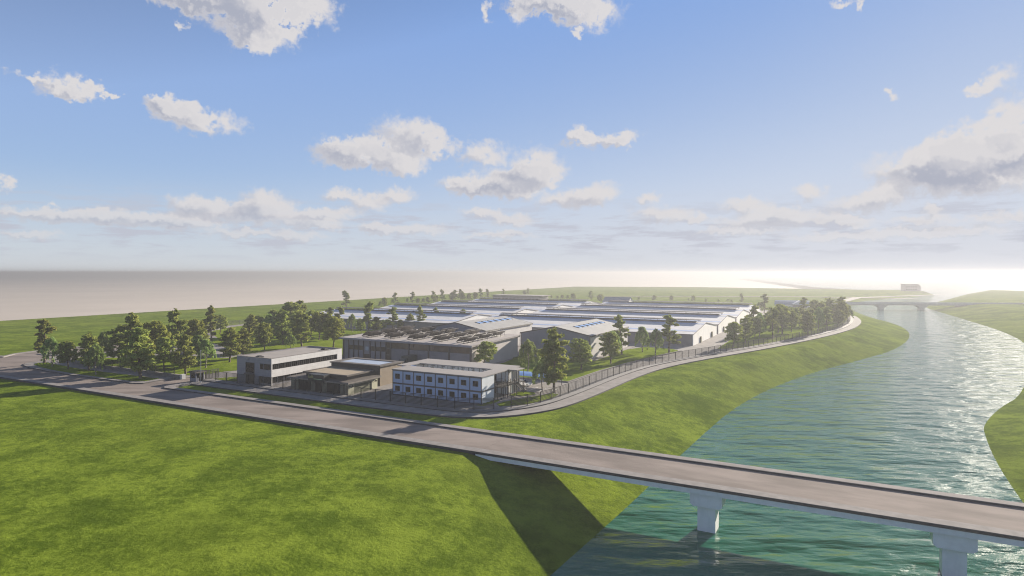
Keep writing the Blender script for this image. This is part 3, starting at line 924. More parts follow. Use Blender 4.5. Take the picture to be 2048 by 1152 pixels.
window(of, 'y', 0.0, 3.4, 6.7, 2.75, 5.45, M['steel'], M['glass'], 1, label='tall stair window over the entrance')
MB().box(3.3, 6.8, -0.5, 0.0, 2.40, 2.70).build('entrance_canopy', M['trim'], of)
for z0, z1 in ((4.0, 5.45), (0.45, 2.05)):
    window(of, 'y', 0.0, 8.8, 10.1, z0, z1, M['trim'], M['glass'], 0)
    window(of, 'y', 0.0, 10.3, 12.7, z0, z1, M['trim'], M['glass'], 1)
for x, y in ((6.2, 2.0), (9.2, 22.3)):
    m_ = MB(); m_.prism([(x - .8, y - .8), (x + .8, y - .8), (x + .8, y + .8), (x - .8, y + .8)], H_ - 0.31, H_ - 0.05)
    v0 = len(m_.v)
    m_.face([(x - .7, y - .7, H_ - .048), (x + .7, y - .7, H_ - .048), (x + .35, y - .35, H_ + .22), (x - .35, y - .35, H_ + .22)])
    m_.face([(x + .7, y - .7, H_ - .048), (x + .7, y + .7, H_ - .048), (x + .35, y + .35, H_ + .22), (x + .35, y - .35, H_ + .22)])
    m_.face([(x + .7, y + .7, H_ - .048), (x - .7, y + .7, H_ - .048), (x - .35, y + .35, H_ + .22), (x + .35, y + .35, H_ + .22)])
    m_.face([(x - .7, y + .7, H_ - .048), (x - .7, y - .7, H_ - .048), (x - .35, y - .35, H_ + .22), (x - .35, y + .35, H_ + .22)])
    m_.face([(x - .35, y - .35, H_ + .22), (x + .35, y - .35, H_ + .22), (x + .35, y + .35, H_ + .22), (x - .35, y + .35, H_ + .22)])
    m_.build('roof_vent', M['steel'], of)
MB().box(4.0, 4.5, -0.28, 0, 6.2, 6.45).build('wall_lamp', M['galv'], of)

# ------------------------------------------------------------------ gatehouse shop with stepped flat roofs
sh = building('guest_house', 'low stone clad building with stepped brown roofs and a dark sign box', 'pavilion', -122.8, 112.6)
W_, D_ = 18.8, 10.7
w = MB()
for x0, x1 in ((0, 1.2), (1.6, 2.5), (6.7, 8.1), (10.5, 11.9), (16.3, 17.2), (17.6, W_ - 0.004)):
    w.box(x0, x1, 0, 0.4, 0, 2.62)
w.box(0, 0.3, 0.4, D_, 0, 2.62); w.box(0.3, W_ - 0.3, D_ - 0.3, D_, 0, 2.62)
w.build('wall', M['stone'], sh)
w = MB()
w.box(W_ - 0.3, W_, 0.003, 2.0, 0, 2.62); w.box(W_ - 0.3, W_, 8.3, D_ - 0.303, 0, 2.62); w.box(W_ - 0.3, W_, 2.0, 8.3, 2.2, 2.62)
w.build('wall', M['stoneside'], sh, 'sunlit pale side wall')
MB().box(W_ - 0.26, W_ - 0.12, 2.0, 8.3, 0, 2.2).build('louvre_panel', M['louvre'], sh)
for x0, x1 in ((2.5, 6.7), (11.9, 16.3)):
    window(sh, 'y', 0.28, x0 + .01, x1 - .01, 0.05, 2.6, M['steel'], M['glass'], 6 if x0 < 5 else 3)
window(sh, 'y', 0.28, 8.12, 10.48, 0.02, 2.5, M['steel'], M['glass'], 1, name='door')
for x0, x1 in ((1.2, 1.6), (17.2, 17.6)):
    MB().box(x0 + .003, x1 - .003, 0.15, 0.3, 0, 2.61).build('window', M['glass'], sh)
e = MB(); e.box(-0.7, W_ + 0.7, -0.8, D_ + 0.5, 2.66, 2.98); e.build('eave', M['eave'], sh)
MB().box(-0.62, W_ + 0.62, -0.72, D_ + 0.42, 2.985, 3.06).build('roof', M['fascia'], sh, 'lower brown roof')
w = MB(); w.box(3.2, 16.6, 1.9, D_ - 0.2, 3.063, 3.95); w.build('wall', M['fascia'], sh, 'raised wall between the two roofs')
w = MB()
x0, x1, y0, y1 = 2.6, 17.2, 1.3, D_ + 0.2
w.box(x0, x1, y0, y0 + .45, 3.96, 4.32); w.box(x0, x1, y1 - .45, y1, 3.96, 4.32); w.box(x0, x0 + .45, y0 + .45, y1 - .45, 3.96, 4.32); w.box(x1 - .45, x1, y0 + .45, y1 - .45, 3.96, 4.32)
w.build('parapet', M['fascia'], sh)
MB().box(x0 + .45, x1 - .45, y0 + .45, y1 - .45, 3.97, 4.12).build('roof', M['tanroof'], sh, 'upper tan flat roof')
sg = MB(); sg.box(6.8, 12.0, -1.0, 0.9, 3.065, 4.25); sg = sg.build('sign_box', M['sign'], sh)
MB().box(6.8, 12.0, -1.0, -0.82, 2.5, 3.06).build('sign_lip', M['sign'], sg)
rr = random.Random(5)
lt = MB()                                           # lettering too small in the photograph to read: strokes only
x = 7.0
for i in range(4):
    lt.box(x, x + 0.1, -1.04, -1.002, 3.35, 4.12 - 0.1 * (i % 2))
    lt.box(x + 0.13, x + 0.34, -1.035, -1.002, 3.35, 3.48); lt.box(x + 0.13, x + 0.34, -1.035, -1.002, 3.66, 3.76)
    x += 0.44
lt.build('lettering', M['signgold'], sg)
lt = MB()
for i in range(9):
    xx = 8.85 + i * 0.33
    lt.box(xx, xx + 0.20, -1.03, -1.002, 3.84, 3.92); lt.box(xx, xx + 0.07, -1.03, -1.002, 3.56, 3.83); lt.box(xx + .13, xx + 0.2, -1.03, -1.002, 3.60, 3.83)
lt.build('lettering', M['fascia'], sg)
MB().box(8.7, 11.5, -1.035, -1.002, 3.15, 3.26).build('lettering', M['signgreen'], sg)
for y in (1.1, 9.2):
    q = MB(); q.tube((W_, y, 1.75), (W_ + 0.55, y, 2.0), 0.04); q.box(W_ + 0.35, W_ + 0.75, y - .16, y + .16, 1.9, 2.2)
    q.build('wall_lamp', M['steel'], sh)

# ------------------------------------------------------------------ dark brown block with a glazed roof
bb = building('brown_block', 'dark brown flat roofed block with a glazed roof panel coloured like the reflected sky', 'building', -121.8, 125.4)
W_, D_, H_ = 16.6, 9.0, 4.9
w = MB(); w.box(0, W_ - .003, 0, 0.3, 0, H_); w.box(0, 0.3, 0.3, D_, 0, H_); w.box(0.3, W_ - .3, D_ - .3, D_, 0, H_)
w.build('wall', M['brownfront'], bb)
MB().box(W_ - .3, W_, 0.003, D_, 0, H_).build('wall', M['brownwall'], bb, 'sunlit brown side wall with square cladding')
w = MB()
for a in ((-.3, W_ + .3, -.3, 1.3), (-.3, W_ + .3, D_ - 1.3, D_ + .3), (-.3, 1.3, 1.3, D_ - 1.3), (W_ - 1.3, W_ + .3, 1.3, D_ - 1.3)):
    w.box(*a, H_ + .003, H_ + .3)
w.build('roof', M['fascia'], bb)
MB().box(1.3, W_ - 1.3, 1.3, D_ - 1.3, H_ + .0, H_ + .16).build('roof_glazing', M['sky_glass'], bb)
window(bb, 'y', 0, 2, 6, 0.4, 2.4, M['steel'], M['glass'], 2)

# ------------------------------------------------------------------ two storey container dormitory round a court
co = building('container_block', 'white two storey cabin block with eight bays, dark frames and a flat court roof', 'cabin block', -95.4, 118.2)
W_, D_, H_ = 24.6, 5.8, 5.85
bay = W_ / 8
w = MB(); w.box(0.1, W_ - .1, 0.08, 0.3, 0.12, H_); w.box(0.1, 0.3, 0.3, D_, 0.12, H_); w.box(0.3, W_ - .1, D_ - .25, D_ - .03, 0.12, H_)
w.build('wall', M['skyshade_wall'], co)
w = MB(); w.box(W_ - .1, W_ - .02, 0.1, D_ - .26, 0.12, 2.62); w.box(W_ - .1, W_ - .02, 0.1, D_ - .26, 2.95, H_)
w.build('wall', M['glosswhite'], co, 'glossy white end wall')
MB().box(W_ - .1, W_ + .01, 0.1, D_ - .1, 2.63, 2.94).build('floor_band', M['eave'], co)
f = MB()
for i in range(9):
    x = i * bay - .08 if 0 < i < 8 else (0 if i == 0 else W_ - .16)
    f.box(x, x + .16, 0, 0.14, 0, H_)
for z0, z1 in ((0, .16), (2.62, 2.95), (H_ - .16, H_)):
    f.box(.161, W_ - .161, 0.02, 0.12, z0, z1)
f.box(W_ - .14, W_ + .02, D_ - .16, D_, 0, H_); f.box(0, .12, D_ - .16, D_, 0, H_)
f.build('frame', M['trim'], co)
for i in range(8):
    for z0 in (1.0, 3.85):
        x0 = i * bay + 0.78
        window(co, 'y', 0.08, x0, x0 + 1.36, z0, z0 + 1.2, M['trim'], M['glass'], 1)
MB().box(-.12, W_ + .12, -.12, D_ + .12, H_ + .003, H_ + .24).build('roof', M['roofwarm'], co)
# rear wing
y0, y1 = 12.8, 18.4
w = MB(); w.box(-2.6, W_ - .4, y0, y0 + .2, 0.1, H_); w.box(-2.6, W_ - .6, y1 - .2, y1, .1, H_); w.box(-2.6, -2.4, y0 + .2, y1 - .2, .1, H_)
w.build('wall', M['bandwhite'], co)
w = MB(); w.box(W_ - .6, W_ - .4, y0 + .2, y1, .1, 2.62); w.box(W_ - .6, W_ - .4, y0 + .2, y1, 2.95, H_); w.build('wall', M['bandwhite'], co, 'white end wall of the rear wing')
MB().box(W_ - .62, W_ - .35, y0 + .2, y1, 2.63, 2.94).build('floor_band', M['eave'], co)
f = MB()
for y in (y0, y0 + 2.4, y0 + 3.4, y0 + 4.5, y1 - .14):
    f.box(W_ - .39, W_ - .25, y, y + .14, 0, H_)
for i in range(8):
    x = 1 + i * 3.05
    f.box(x, x + .14, y0 - .06, y0 - .002, 0, H_)
f.box(-2.6, W_ - .4, y0 - .05, y0 - .003, 2.63, 2.94)
f.build('frame', M['trim'], co)
for i in range(7):
    x = 1.9 + i * 3.05
    for z0 in (0.1, 3.0):
        window(co, 'y', y0, x, x + 0.9, z0, z0 + 2.0, M['trim'], M['bronze_glass'], 0, name='door')
r = MB()
r.box(-3.3, W_ - .2, y0 - 1.6, y1 + .4, H_ + .003, H_ + .2); r.box(-3.3, -0.2, D_ + .125, y0 - 1.6, H_ + .003, H_ + .2); r.box(W_ - 3.6, W_ + .1, D_ + .125, y0 - 1.6, H_ + .003, H_ + .2)
r.box(W_ - .2, W_ + 2.2, y0 - .4, y0 + 3.6, H_ + .003, H_ + .18)
r.build('roof', M['roofwarm'], co, 'flat roof round the open court')
g = MB()
for y in (D_ + .02, y0 - 1.4):
    g.box(0, W_ - 1, y, y + 1.2, 2.72, 2.9)
for x in (-.2, W_ - 1.2):
    g.box(x, x + 1.2, D_ + 1.22, y0 - 1.4, 2.72, 2.9)
g.build('gallery_floor', M['trim'], co)
g = MB()
for i in range(9):
    x = .6 + i * 2.95
    g.box(x, x + .1, y0 - 1.45, y0 - 1.35, 0, H_)
    g.box(x - .5, x + .6, y0 - 1.47, y0 - 1.33, H_ - .25, H_ - .12)
for z in (3.3, 3.6, 3.9):
    g.box(0, W_ - 1, y0 - 1.44, y0 - 1.38, z, z + .05); g.box(0, W_ - 1, D_ + 1.16, D_ + 1.2, z, z + .05)
    g.box(W_ - .1, W_ - .04, D_, y0, z, z + .05)
g.build('gallery_railing', M['steel'], co)
g = MB()
for x in (W_ + .3, W_ + 1.3):
    for y in (D_ + .5, D_ + 3.5, y0 - .2):
        g.box(x, x + .1, y, y + .1, 0, 3.9)
g.box(W_ - .1, W_ + 1.4, D_ + .4, y0, 2.72, 2.88)
for z in (3.4, 3.85):
    g.box(W_ + 1.33, W_ + 1.38, D_ + .4, y0, z, z + .05)
g.build('walkway', M['steel'], co)
stp = MB()
for i in range(15):
    z = 0.19 * (i + 1)
    stp.box(W_ + .5, W_ + 1.7, y0 + 5.4 - i * .3, y0 + 5.7 - i * .3, z - .06, z)
for x in (W_ + .45, W_ + 1.7):
    stp.tube((x, y0 + 5.6, 0.1), (x, y0 + 1.1, 2.95), .09, n=6)
    stp.tube((x, y0 + 5.6, 1.1), (x, y0 + 1.1, 3.95), .035, n=6)
    for i in range(5):
        yy = y0 + 5.6 - i * 1.1; zz = .1 + i * .7
        stp.tube((x, yy, zz), (x, yy, zz + 1), .03, n=6)
stp.box(W_ - .2, W_ + 2.1, y0 - .3, y0 + 1.1, 2.8, 2.93)
for x in (W_ + .2, W_ + 2.0):
    for y in (y0 - .3, y0 + 3.3):
        stp.box(x, x + .12, y, y + .12, 0, H_)
stp.build('outside_stair', M['steel'], co)

# ------------------------------------------------------------------ workshop hall with solar panels
ha = building('workshop_hall', 'long grey workshop hall with rows of dark solar panels on its flat roof', 'hall', -151.7, 161.0)
W_, D_, H_ = 51.7, 30.0, 6.45
w = MB(); w.box(0.2, W_ - .203, 0.3, 0.5, 0, H_); w.box(0.2, 0.4, 0.5, D_, 0, H_); w.box(0.4, W_ - .2, D_ - .2, D_, 0, H_ + .6)
w.build('wall', M['hallwall'], ha)
w = MB()
w.extrude_x([(0.3, 0), (D_ + .003, 0), (D_ + .003, H_ + .6), (0.3, H_)], W_ - .2, W_)
w.build('wall', M['hallside'], ha, 'plain beige end wall')
r = MB(); r.extrude_x([(-.8, H_ + .003), (D_ + .8, H_ + .65), (D_ + .8, H_ + 1.15), (-.8, H_ + .55)], -.5, W_ + .6)
r.build('roof', M['hallroof'], ha)
r = MB(); r.extrude_x([(-.86, H_ - .02), (-.803, H_ - .02), (-.803, H_ + .6), (-.86, H_ + .6)], -.53, W_ + .63); r.build('fascia', M['whgrey'], ha)
r = MB(); r.extrude_x([(-.8, H_ - .25), (D_ + .8, H_ + .40), (D_ + .8, H_ + .64), (-.8, H_)], W_ + .25, W_ + .5); r.build('verge_trim', M['trim'], ha)
xs = [0.8, 3.0, 5.2, 7.3, 9.5, 12.3, 14.5, 16.7, 18.9, 20.9, 28.2, 35.9, 43.6, 51.3]
for i, x in enumerate(xs):
    hw = .16 if i < 9 else .3
    MB().box(max(x - hw, .2), min(x + hw, W_ - .01), 0.05, 0.298, 0, H_).build('column', M['column'], ha)
for i in (1, 2, 3, 5, 6, 7):
    window(ha, 'y', 0.3, xs[i] + .17, xs[i + 1] - .17, 3.1, 4.6, M['trim'], M['bronze_glass'], 0)
window(ha, 'y', 0.3, 10.1, 11.7, 3.0, 4.5, M['trim'], M['sky_glass'], 0, label='pale framed window in the middle bay')
MB().box(9.7, 12.1, .2, .296, 0, 1.9).build('door', M['bronze_glass'], ha)
window(ha, 'y', 0.3, 19.1, 20.6, 2.2, 4.3, M['trim'], M['bronze_glass'], 0)
window(ha, 'y', 0.3, 19.1, 20.6, 0.1, 2.1, M['trim'], M['bronze_glass'], 0, name='door')
for a, c in zip(xs[9:13], xs[10:14]):
    window(ha, 'y', 0.3, a + .31, c - .31, 4.35, 6.35, M['trim'], M['bronze_glass'], 4, label='wide bronze glazing over a loading door')
    MB().box(a + .31, c - .31, .12, .297, 0, 4.3).build('loading_door', M['doorgrey'], ha)
window(ha, 'y', 0.3, 19.1, 20.7, 4.4, 6.35, M['trim'], M['bronze_glass'], 0)
ang = radians(38)
for kx in range(5):
    for ky in range(3):
        for kk_ in range(2):
            x0 = 6.2 + kx * 9.5 + kk_ * 2.8; y0 = 2.2 + ky * 8.8 + (1 - kk_) * 0.7
            zr = H_ + .58 + y0 * 0.02
            p = MB()
            dx, dz = 2.35 * cos(ang), 2.35 * sin(ang)
            n_ = (-sin(ang) * .06, cos(ang) * .06)
            p.extrude_y([(x0, zr + .35), (x0 + dx, zr + .35 + dz), (x0 + dx + n_[0], zr + .35 + dz + n_[1]), (x0 + n_[0], zr + .35 + n_[1])], y0, y0 + 7.2)
            pan = p.build('solar_panel', M['solar'], ha)
            q = MB()
            for yy in (y0 + .6, y0 + 3.4, y0 + 6.4):
                q.tube((x0 + .15, yy, zr - .02 + yy * .0), (x0 + .15, yy, zr + .45), .05, n=6)
                q.tube((x0 + dx - .15, yy, zr - .02), (x0 + dx - .15, yy, zr + .3 + dz), .05, n=6)
            q.tube((x0 + .15, y0 + .3, zr + .05), (x0 + .15, y0 + 6.7, zr + .05), .06, n=6)
            q.tube((x0 + dx - .15, y0 + .3, zr + .05), (x0 + dx - .15, y0 + 6.7, zr + .05), .06, n=6)
            q.tube((x0 - .1, y0 + 3.4, zr + .05), (x0 + dx + .1, y0 + 3.4, zr + .05), .06, n=6)
            q.build('stand', M['steel'], pan)

# ------------------------------------------------------------------ two gabled warehouses
def warehouse(label, s, t, W_, D_, He, Hr):
    b_ = building('grey_warehouse', label, 'warehouse', s, t, group='grey gabled warehouses')
    gable = [(0, 0), (W_, 0), (W_, He), (W_ / 2, Hr), (0, He)]
    MB().extrude_y(gable, 0, 0.25).build('gable_wall', M['whgrey'], b_)
    MB().extrude_y(gable, D_ - .25, D_).build('gable_wall', M['whgrey'], b_)
    MB().box(W_ - .25, W_ - .002, .252, D_ - .252, 0, He - .06).build('wall', M['whside'], b_, 'pale sunlit long wall')
    MB().box(.002, .25, .252, D_ - .252, 0, He - .06).build('wall', M['whside'], b_)
    sl = (Hr - He) / (W_ / 2)
    r = MB()
    r.extrude_y([(-.35, He - .35 * sl + .02), (W_ / 2, Hr + .02), (W_ + .35, He - .35 * sl + .02), (W_ + .35, He - .35 * sl + .2), (W_ / 2, Hr + .2), (-.35, He - .35 * sl + .2)], -.2, D_ + .2)
    r.build('roof', M['whroof'], b_)
    tr_ = MB()
    th = .3
    for y0, y1 in ((-.28, -.203), (D_ + .203, D_ + .28)):
        tr_.extrude_y([(-.4, He - .4 * sl - .1), (W_ / 2, Hr - .1), (W_ + .4, He - .4 * sl - .1), (W_ + .4, He - .4 * sl + .23), (W_ / 2, Hr + .23), (-.4, He - .4 * sl + .23)], y0, y1)
    tr_.box(-.42, -.353, -.2, D_ + .2, He - .38, He + .08); tr_.box(W_ + .353, W_ + .42, -.2, D_ + .2, He - .38, He + .08)
    tr_.build('verge_trim', M['trim'], b_)
    MB().box(W_ - .2, W_ + .03, -.03, .2, 0, He - .2).build('corner_post', M['trim'], b_)
    MB().box(-.03, .2, -.03, .2, 0, He - .2).build('corner_post', M['trim'], b_)
    for i in range(6):
        y = 9.0 + i * 4.6
        xa, xb = W_ / 2 + 3.3, W_ / 2 + 5.3
        za, zb = Hr + .2 - 3.3 * sl, Hr + .2 - 5.3 * sl
        q = MB(); q.extrude_y([(xa, za + .01), (xb, zb + .01), (xb, zb + .16), (xa, za + .16)], y, y + 3.0)
        sk = q.build('skylight', M['skylight'], b_)
        q = MB()
        for ya, yb in ((y - .15, y - .003), (y + 3.003, y + 3.15)):
            q.extrude_y([(xa - .15, za + .02 + .15 * sl), (xb + .15, zb + .02 - .15 * sl), (xb + .15, zb + .2 - .15 * sl), (xa - .15, za + .2 + .15 * sl)], ya, yb)
        q.build('skylight_frame', M['trim'], sk)
    MB().box(W_ / 2 - 2.2, W_ / 2 + 2.2, -.06, -.004, 0, 4.6).build('loading_door', M['doorgrey'], b_)
    MB().box(W_ - .002, W_ + .05, D_ * .72, D_ * .72 + 4, 0, 4.4).build('loading_door', M['doorgrey'], b_)
    ap = MB(); ap.box(-2, W_ + 2.4, -2.2, -.02, 0, .28); ap.box(W_ + .02, W_ + 2.4, -.02, D_ + 2, 0, .28)
    ap.build('apron', M['paving'], b_)
    return b_


warehouse('grey warehouse partly behind the solar panel hall, six bright blue skylights', -141.0, 195.0, 25.6, 38.0, 7.9, 10.4)
warehouse('grey warehouse behind the tall tree, tree shadows on its pale side wall', -101.0, 195.5, 25.6, 40.0, 7.9, 10.4)

# ------------------------------------------------------------------ long livestock sheds
def shed(label, s0, s1, t0, W_=50.0, He=4.4, Hr=7.3, doors=True):
    """ridge along s; gable ends look along s"""
    b_ = building('long_shed', label, 'shed', s0, t0, group='long white sheds')
    L_ = s1 - s0
    prof = [(0, 0), (W_, 0), (W_, He), (W_ / 2, Hr), (0, He)]
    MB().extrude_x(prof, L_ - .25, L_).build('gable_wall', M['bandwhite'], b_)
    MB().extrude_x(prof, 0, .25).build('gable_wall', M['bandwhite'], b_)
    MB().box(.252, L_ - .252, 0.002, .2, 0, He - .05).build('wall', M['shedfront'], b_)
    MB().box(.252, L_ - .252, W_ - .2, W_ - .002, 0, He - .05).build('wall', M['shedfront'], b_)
    sl = (Hr - He) / (W_ / 2)
    r = MB()
    o = .3
    r.extrude_x([(-o, He - o * sl + .02), (W_ / 2, Hr + .02), (W_ + o, He - o * sl + .02), (W_ + o, He - o * sl + .14), (W_ / 2, Hr + .14), (-o, He - o * sl + .14)], -.15, L_ + .15)
    r.build('roof', M['shedroof'], b_)
    tr_ = MB()
    tr_.extrude_x([(-o - .05, He - o * sl - .12), (W_ / 2, Hr - .1), (W_ + o + .05, He - o * sl - .12), (W_ + o + .05, He - o * sl + .17), (W_ / 2, Hr + .19), (-o - .05, He - o * sl + .17)], L_ + .152, L_ + .22)
    tr_.extrude_x([(-o - .05, He - o * sl - .12), (W_ / 2, Hr - .1), (W_ + o + .05, He - o * sl - .12), (W_ + o + .05, He - o * sl + .17), (W_ / 2, Hr + .19), (-o - .05, He - o * sl + .17)], -.22, -.152)
    tr_.box(-.15, L_ + .15, -o - .08, -o - .003, He - .2, He + .06)
    tr_.build('verge_trim', M['trim'], b_)
    zt = lambda y: He + min(y, W_ - y) * sl + .14
    for ya, yb in ((5.0, 7.2), (20.4, 22.2), (W_ - 22.2, W_ - 20.4), (W_ - 7.2, W_ - 5.0)):
        q = MB(); q.extrude_x([(ya, zt(ya) + .006), (yb, zt(yb) + .006), (yb, zt(yb) + .05), (ya, zt(ya) + .05)], -.1, L_ + .1)
        q.build('translucent_strip', M['strip'], b_)
    # raised ridge cap over a dark strip painted as the open slot's shade
    q = MB()
    for sg_ in (1, -1):
        yc = W_ / 2
        a, c = yc - sg_ * 2.1, yc - sg_ * 0.05
        pr = [(a, zt(a) + .01), (c, zt(c) + .01), (c, zt(c) + .42), (a, zt(a) + .42)]
        q.extrude_x(pr if sg_ > 0 else pr[::-1], 3.0, L_ - 4.0)
    v = q.build('ridge_slot_shade', M['ventdark'], b_)
    q = MB(); yc = W_ / 2; zc = Hr + 1.5
    q.extrude_x([(yc - 1.9, zc - .5), (yc + 1.9, zc - .5), (yc + 2.1, zc - .22), (yc, zc), (yc - 2.1, zc - .22)], 3.6, L_ - 2.2)
    for i in range(int(L_ / 6)):
        for y in (yc - 1.5, yc + 1.4):
            q.box(5 + i * 6, 5.12 + i * 6, y, y + .12, zt(y) + .3, zc - .42)
    q.build('ridge_cap', M['ventdark'], b_)
    if doors:
        for y in (13.6, 37.6):
            d = MB(); d.box(L_ + .002, L_ + .5, y - .7, y + .7, 0, 2.5); d.build('door', M['doorgreen'], b_)
    vt = MB(); vt.box(L_ - 12, L_ - 8.8, -.08, -.002, 1.2, 2.2); vt.build('wall_vent', M['doorgreen'], b_)
    return b_


rows = ('first', 'second', 'third', 'fourth')
near = ('nearest the path, bright white gable with two olive doors', 'second white gable back from the grey front wall', 'third white gable back, half hidden by the grove', 'farthest white gable, mostly behind the grove trees')
for i in range(4):
    shed('right hand long shed, ' + near[i], -158.0, -54.3, 253.0 + 54.2 * i)
lf = ('front row, its wall behind the mixed trees', 'second row back, roof seen over the trees', 'third row back, before the far trees', 'back row, before the long brown building')
for i in range(4):
    shed('left hand long shed, ' + lf[i], -268.0, -168.5, 253.0 + 54.2 * i, doors=False)

# ------------------------------------------------------------------ far buildings
fbx = building('long_brown_building', 'long low brown building on the skyline behind the back row of sheds', 'building', -311, 541)
W_, D_, H_ = 52, 18, 6.3
w = MB(); w.box(0, W_, 0, D_, 0, H_); w.build('wall', M['farwall'], fbx)
MB().box(-1, W_ + 2, -1.2, D_ + 1.2, H_ + .003, H_ + .5).build('roof', M['roofwarm'], fbx)
for i in range(12):
    window(fbx, 'y', 0, 2 + i * 4.1, 4.6 + i * 4.1, 2.6, 4.4, M['trim'], M['glass'], 1, d=.1)

fgx = building('blue_roofed_barn', 'far barn with a blue panelled gable roof and a white end wall', 'barn', -187, 514)
L_, W_, He, Hr = 22.5, 15.0, 3.6, 7.6
w = MB(); w.extrude_x([(0, 0), (W_, 0), (W_, He), (W_ / 2, Hr), (0, He)], 0, L_); w.build('wall', M['bandwhite'], fgx)
sl = (Hr - He) / (W_ / 2)
r = MB(); r.extrude_x([(-.5, He - .5 * sl + .02), (W_ / 2, Hr + .02), (W_ + .5, He - .5 * sl + .02), (W_ + .5, He - .5 * sl + .22), (W_ / 2, Hr + .22), (-.5, He - .5 * sl + .22)], -.4, L_ + .4)
r.build('roof', panelled('blue_grey_roof_panel', (0.13, 0.17, 0.23), 1.4, 0, 0.6, 0.4, (0, 1)), fgx)
window(fgx, 'x', L_, 6, 9, 0.1, 2.8, M['trim'], M['glass'], 1, name='door')

fhx = building('blue_grey_hall', 'long low hall with a blue grey curved roof behind the riverside grove', 'hall', -53, 549)
L_, D_ = 25.0, 13.0
prof = [(0, 0), (D_, 0), (D_, 3.2), (D_ * .8, 5.2), (D_ * .5, 6.1), (D_ * .2, 5.2), (0, 3.2)]
MB().extrude_x(prof, 0, L_).build('wall', M['bandwhite'], fhx)
pr2 = [(-.3, 3.2), (D_ * .2, 5.25), (D_ * .5, 6.16), (D_ * .8, 5.25), (D_ + .3, 3.2), (D_ + .3, 3.5), (D_ * .8, 5.5), (D_ * .5, 6.42), (D_ * .2, 5.5), (-.3, 3.5)]
MB().extrude_x(pr2, -.4, L_ + .4).build('roof', panelled('blue_grey_curved_roof', (0.20, 0.26, 0.33), 1.4, 0, 0.5, 0.4, (0, 1)), fhx)


def pavilion(label, x, y, wd, he, hr):
    b_ = thing('white_roofed_house', label, 'house', (x, y, 0.1), GA + radians(12), 'small white roofed houses behind the grove')
    MB().box(-wd / 2 + .6, wd / 2 - .6, -wd * .4, wd * .4, 0, he).build('wall', M['farwall'], b_)
    r_ = MB()
    r_.extrude_y([(-wd / 2, he + .003), (wd / 2, he + .003), (wd * .5, he + .3), (0, hr), (-wd * .5, he + .3)], -wd * .48, wd * .48)
    r_.build('roof', M['shedwhite'], b_)
    MB().box(-.8, .8, -wd * .4 - .06, -wd * .4 - .003, 0, 2.2).build('door', M['trim'], b_)
    window(b_, 'y', -wd * .4, 1.4, 3.0, 1, 2.2, M['trim'], M['glass'], 1)


pavilion('small house with a tall white gable roof beside the blue grey hall', 228, 500, 10.5, 3.6, 6.6)
pavilion('small house with a low white roof nearer the river', 243, 497, 11.5, 2.6, 5.2)

tw = thing('river_house', 'hazy grey block with a sloping roof on the far river point', 'building', (636, 1000, GZ), radians(-8))
w = MB(); w.extrude_y([(-14, 0), (14, 0), (14, 9.0), (8.0, 12.6), (-14, 12.6)], 0, 16); w.build('wall', M['farwall'], tw)
MB().extrude_y([(-14.6, 12.603), (8.1, 12.603), (14.8, 8.7), (14.8, 9.2), (8.3, 13.2), (-14.6, 13.2)], -.5, 16.5).build('roof', M['roofwarm'], tw)
for i in range(5):
    window(tw, 'y', 0, -11.5 + i * 4, -9.0 + i * 4, 6.5, 8.6, M['trim'], M['glass'], 1, d=.1)
    window(tw, 'y', 0, -11.5 + i * 4, -9.0 + i * 4, 1.5, 4.0, M['trim'], M['glass'], 1, d=.1)

tw.scale = (0.84, 0.84, 0.84)

# ------------------------------------------------------------------ small site structures
bo = building('guard_booth', 'dark guard booth with an overhanging flat roof beside the gate', 'booth', -154.6, 107.3, 0.1)
w = MB()
for x in (0, 2.2):
    for y in (0, 2.2):
        w.box(x, x + .25, y, y + .25, 0, 2.3)
w.box(.25, 2.2, .03, .18, 0, .9); w.box(.25, 2.2, 2.27, 2.42, 0, .9); w.box(.03, .18, .25, 2.2, 0, .9)
w.box(2.27, 2.42, .25, 1.0, 0, .9)
w.build('wall', M['whgrey'], bo)
for pl, c in (('y', .12),):
    window(bo, 'y', .12, .26, 2.19, .92, 2.28, M['steel'], M['glass'], 1)
window(bo, 'x', 2.33, .26, 1.0, .92, 2.28, M['steel'], M['glass'], 0)
window(bo, 'x', 2.33, 1.1, 2.1, .02, 2.28, M['steel'], M['glass'], 0, name='door')
r = MB(); r.box(-.55, 3.0, -.55, 3.0, 2.31, 2.55); r.build('roof', M['fascia'], bo)
r = MB(); r.prism([(-.2, -.2), (2.65, -.2), (2.65, 2.65), (-.2, 2.65)], 2.553, 2.72); r.build('roof', M['steel'], bo, 'raised middle of the roof')

fp = thing('flagpole', 'slim white flagpole beside the guard booth', 'pole', site(-149.6, 106.9, 0.25), GA)
MB().tube((0, 0, 0), (0, 0, 8.2), .075, .045, 10).build('pole', M['galv'], fp)
MB().tube((0, 0, 0), (0, 0, .25), .22, .2, 12).build('base', M['concrete'], fp)
q = MB(); q.tube((0, 0, 8.2), (0, 0, 8.36), .09, .05, 10); q.build('finial', M['galv'], fp)

pz = thing('sign_post', 'short pale post at the left tip of the grass island', 'post', site(-229.2, 110.6, 0.2), GA)
MB().tube((0, 0, 0), (0, 0, 1.7), .11, .11, 8).build('post', M['galv'], pz)
MB().box(-.28, .28, -.06, .06, 1.45, 1.9).build('sign_plate', M['bandwhite'], pz)

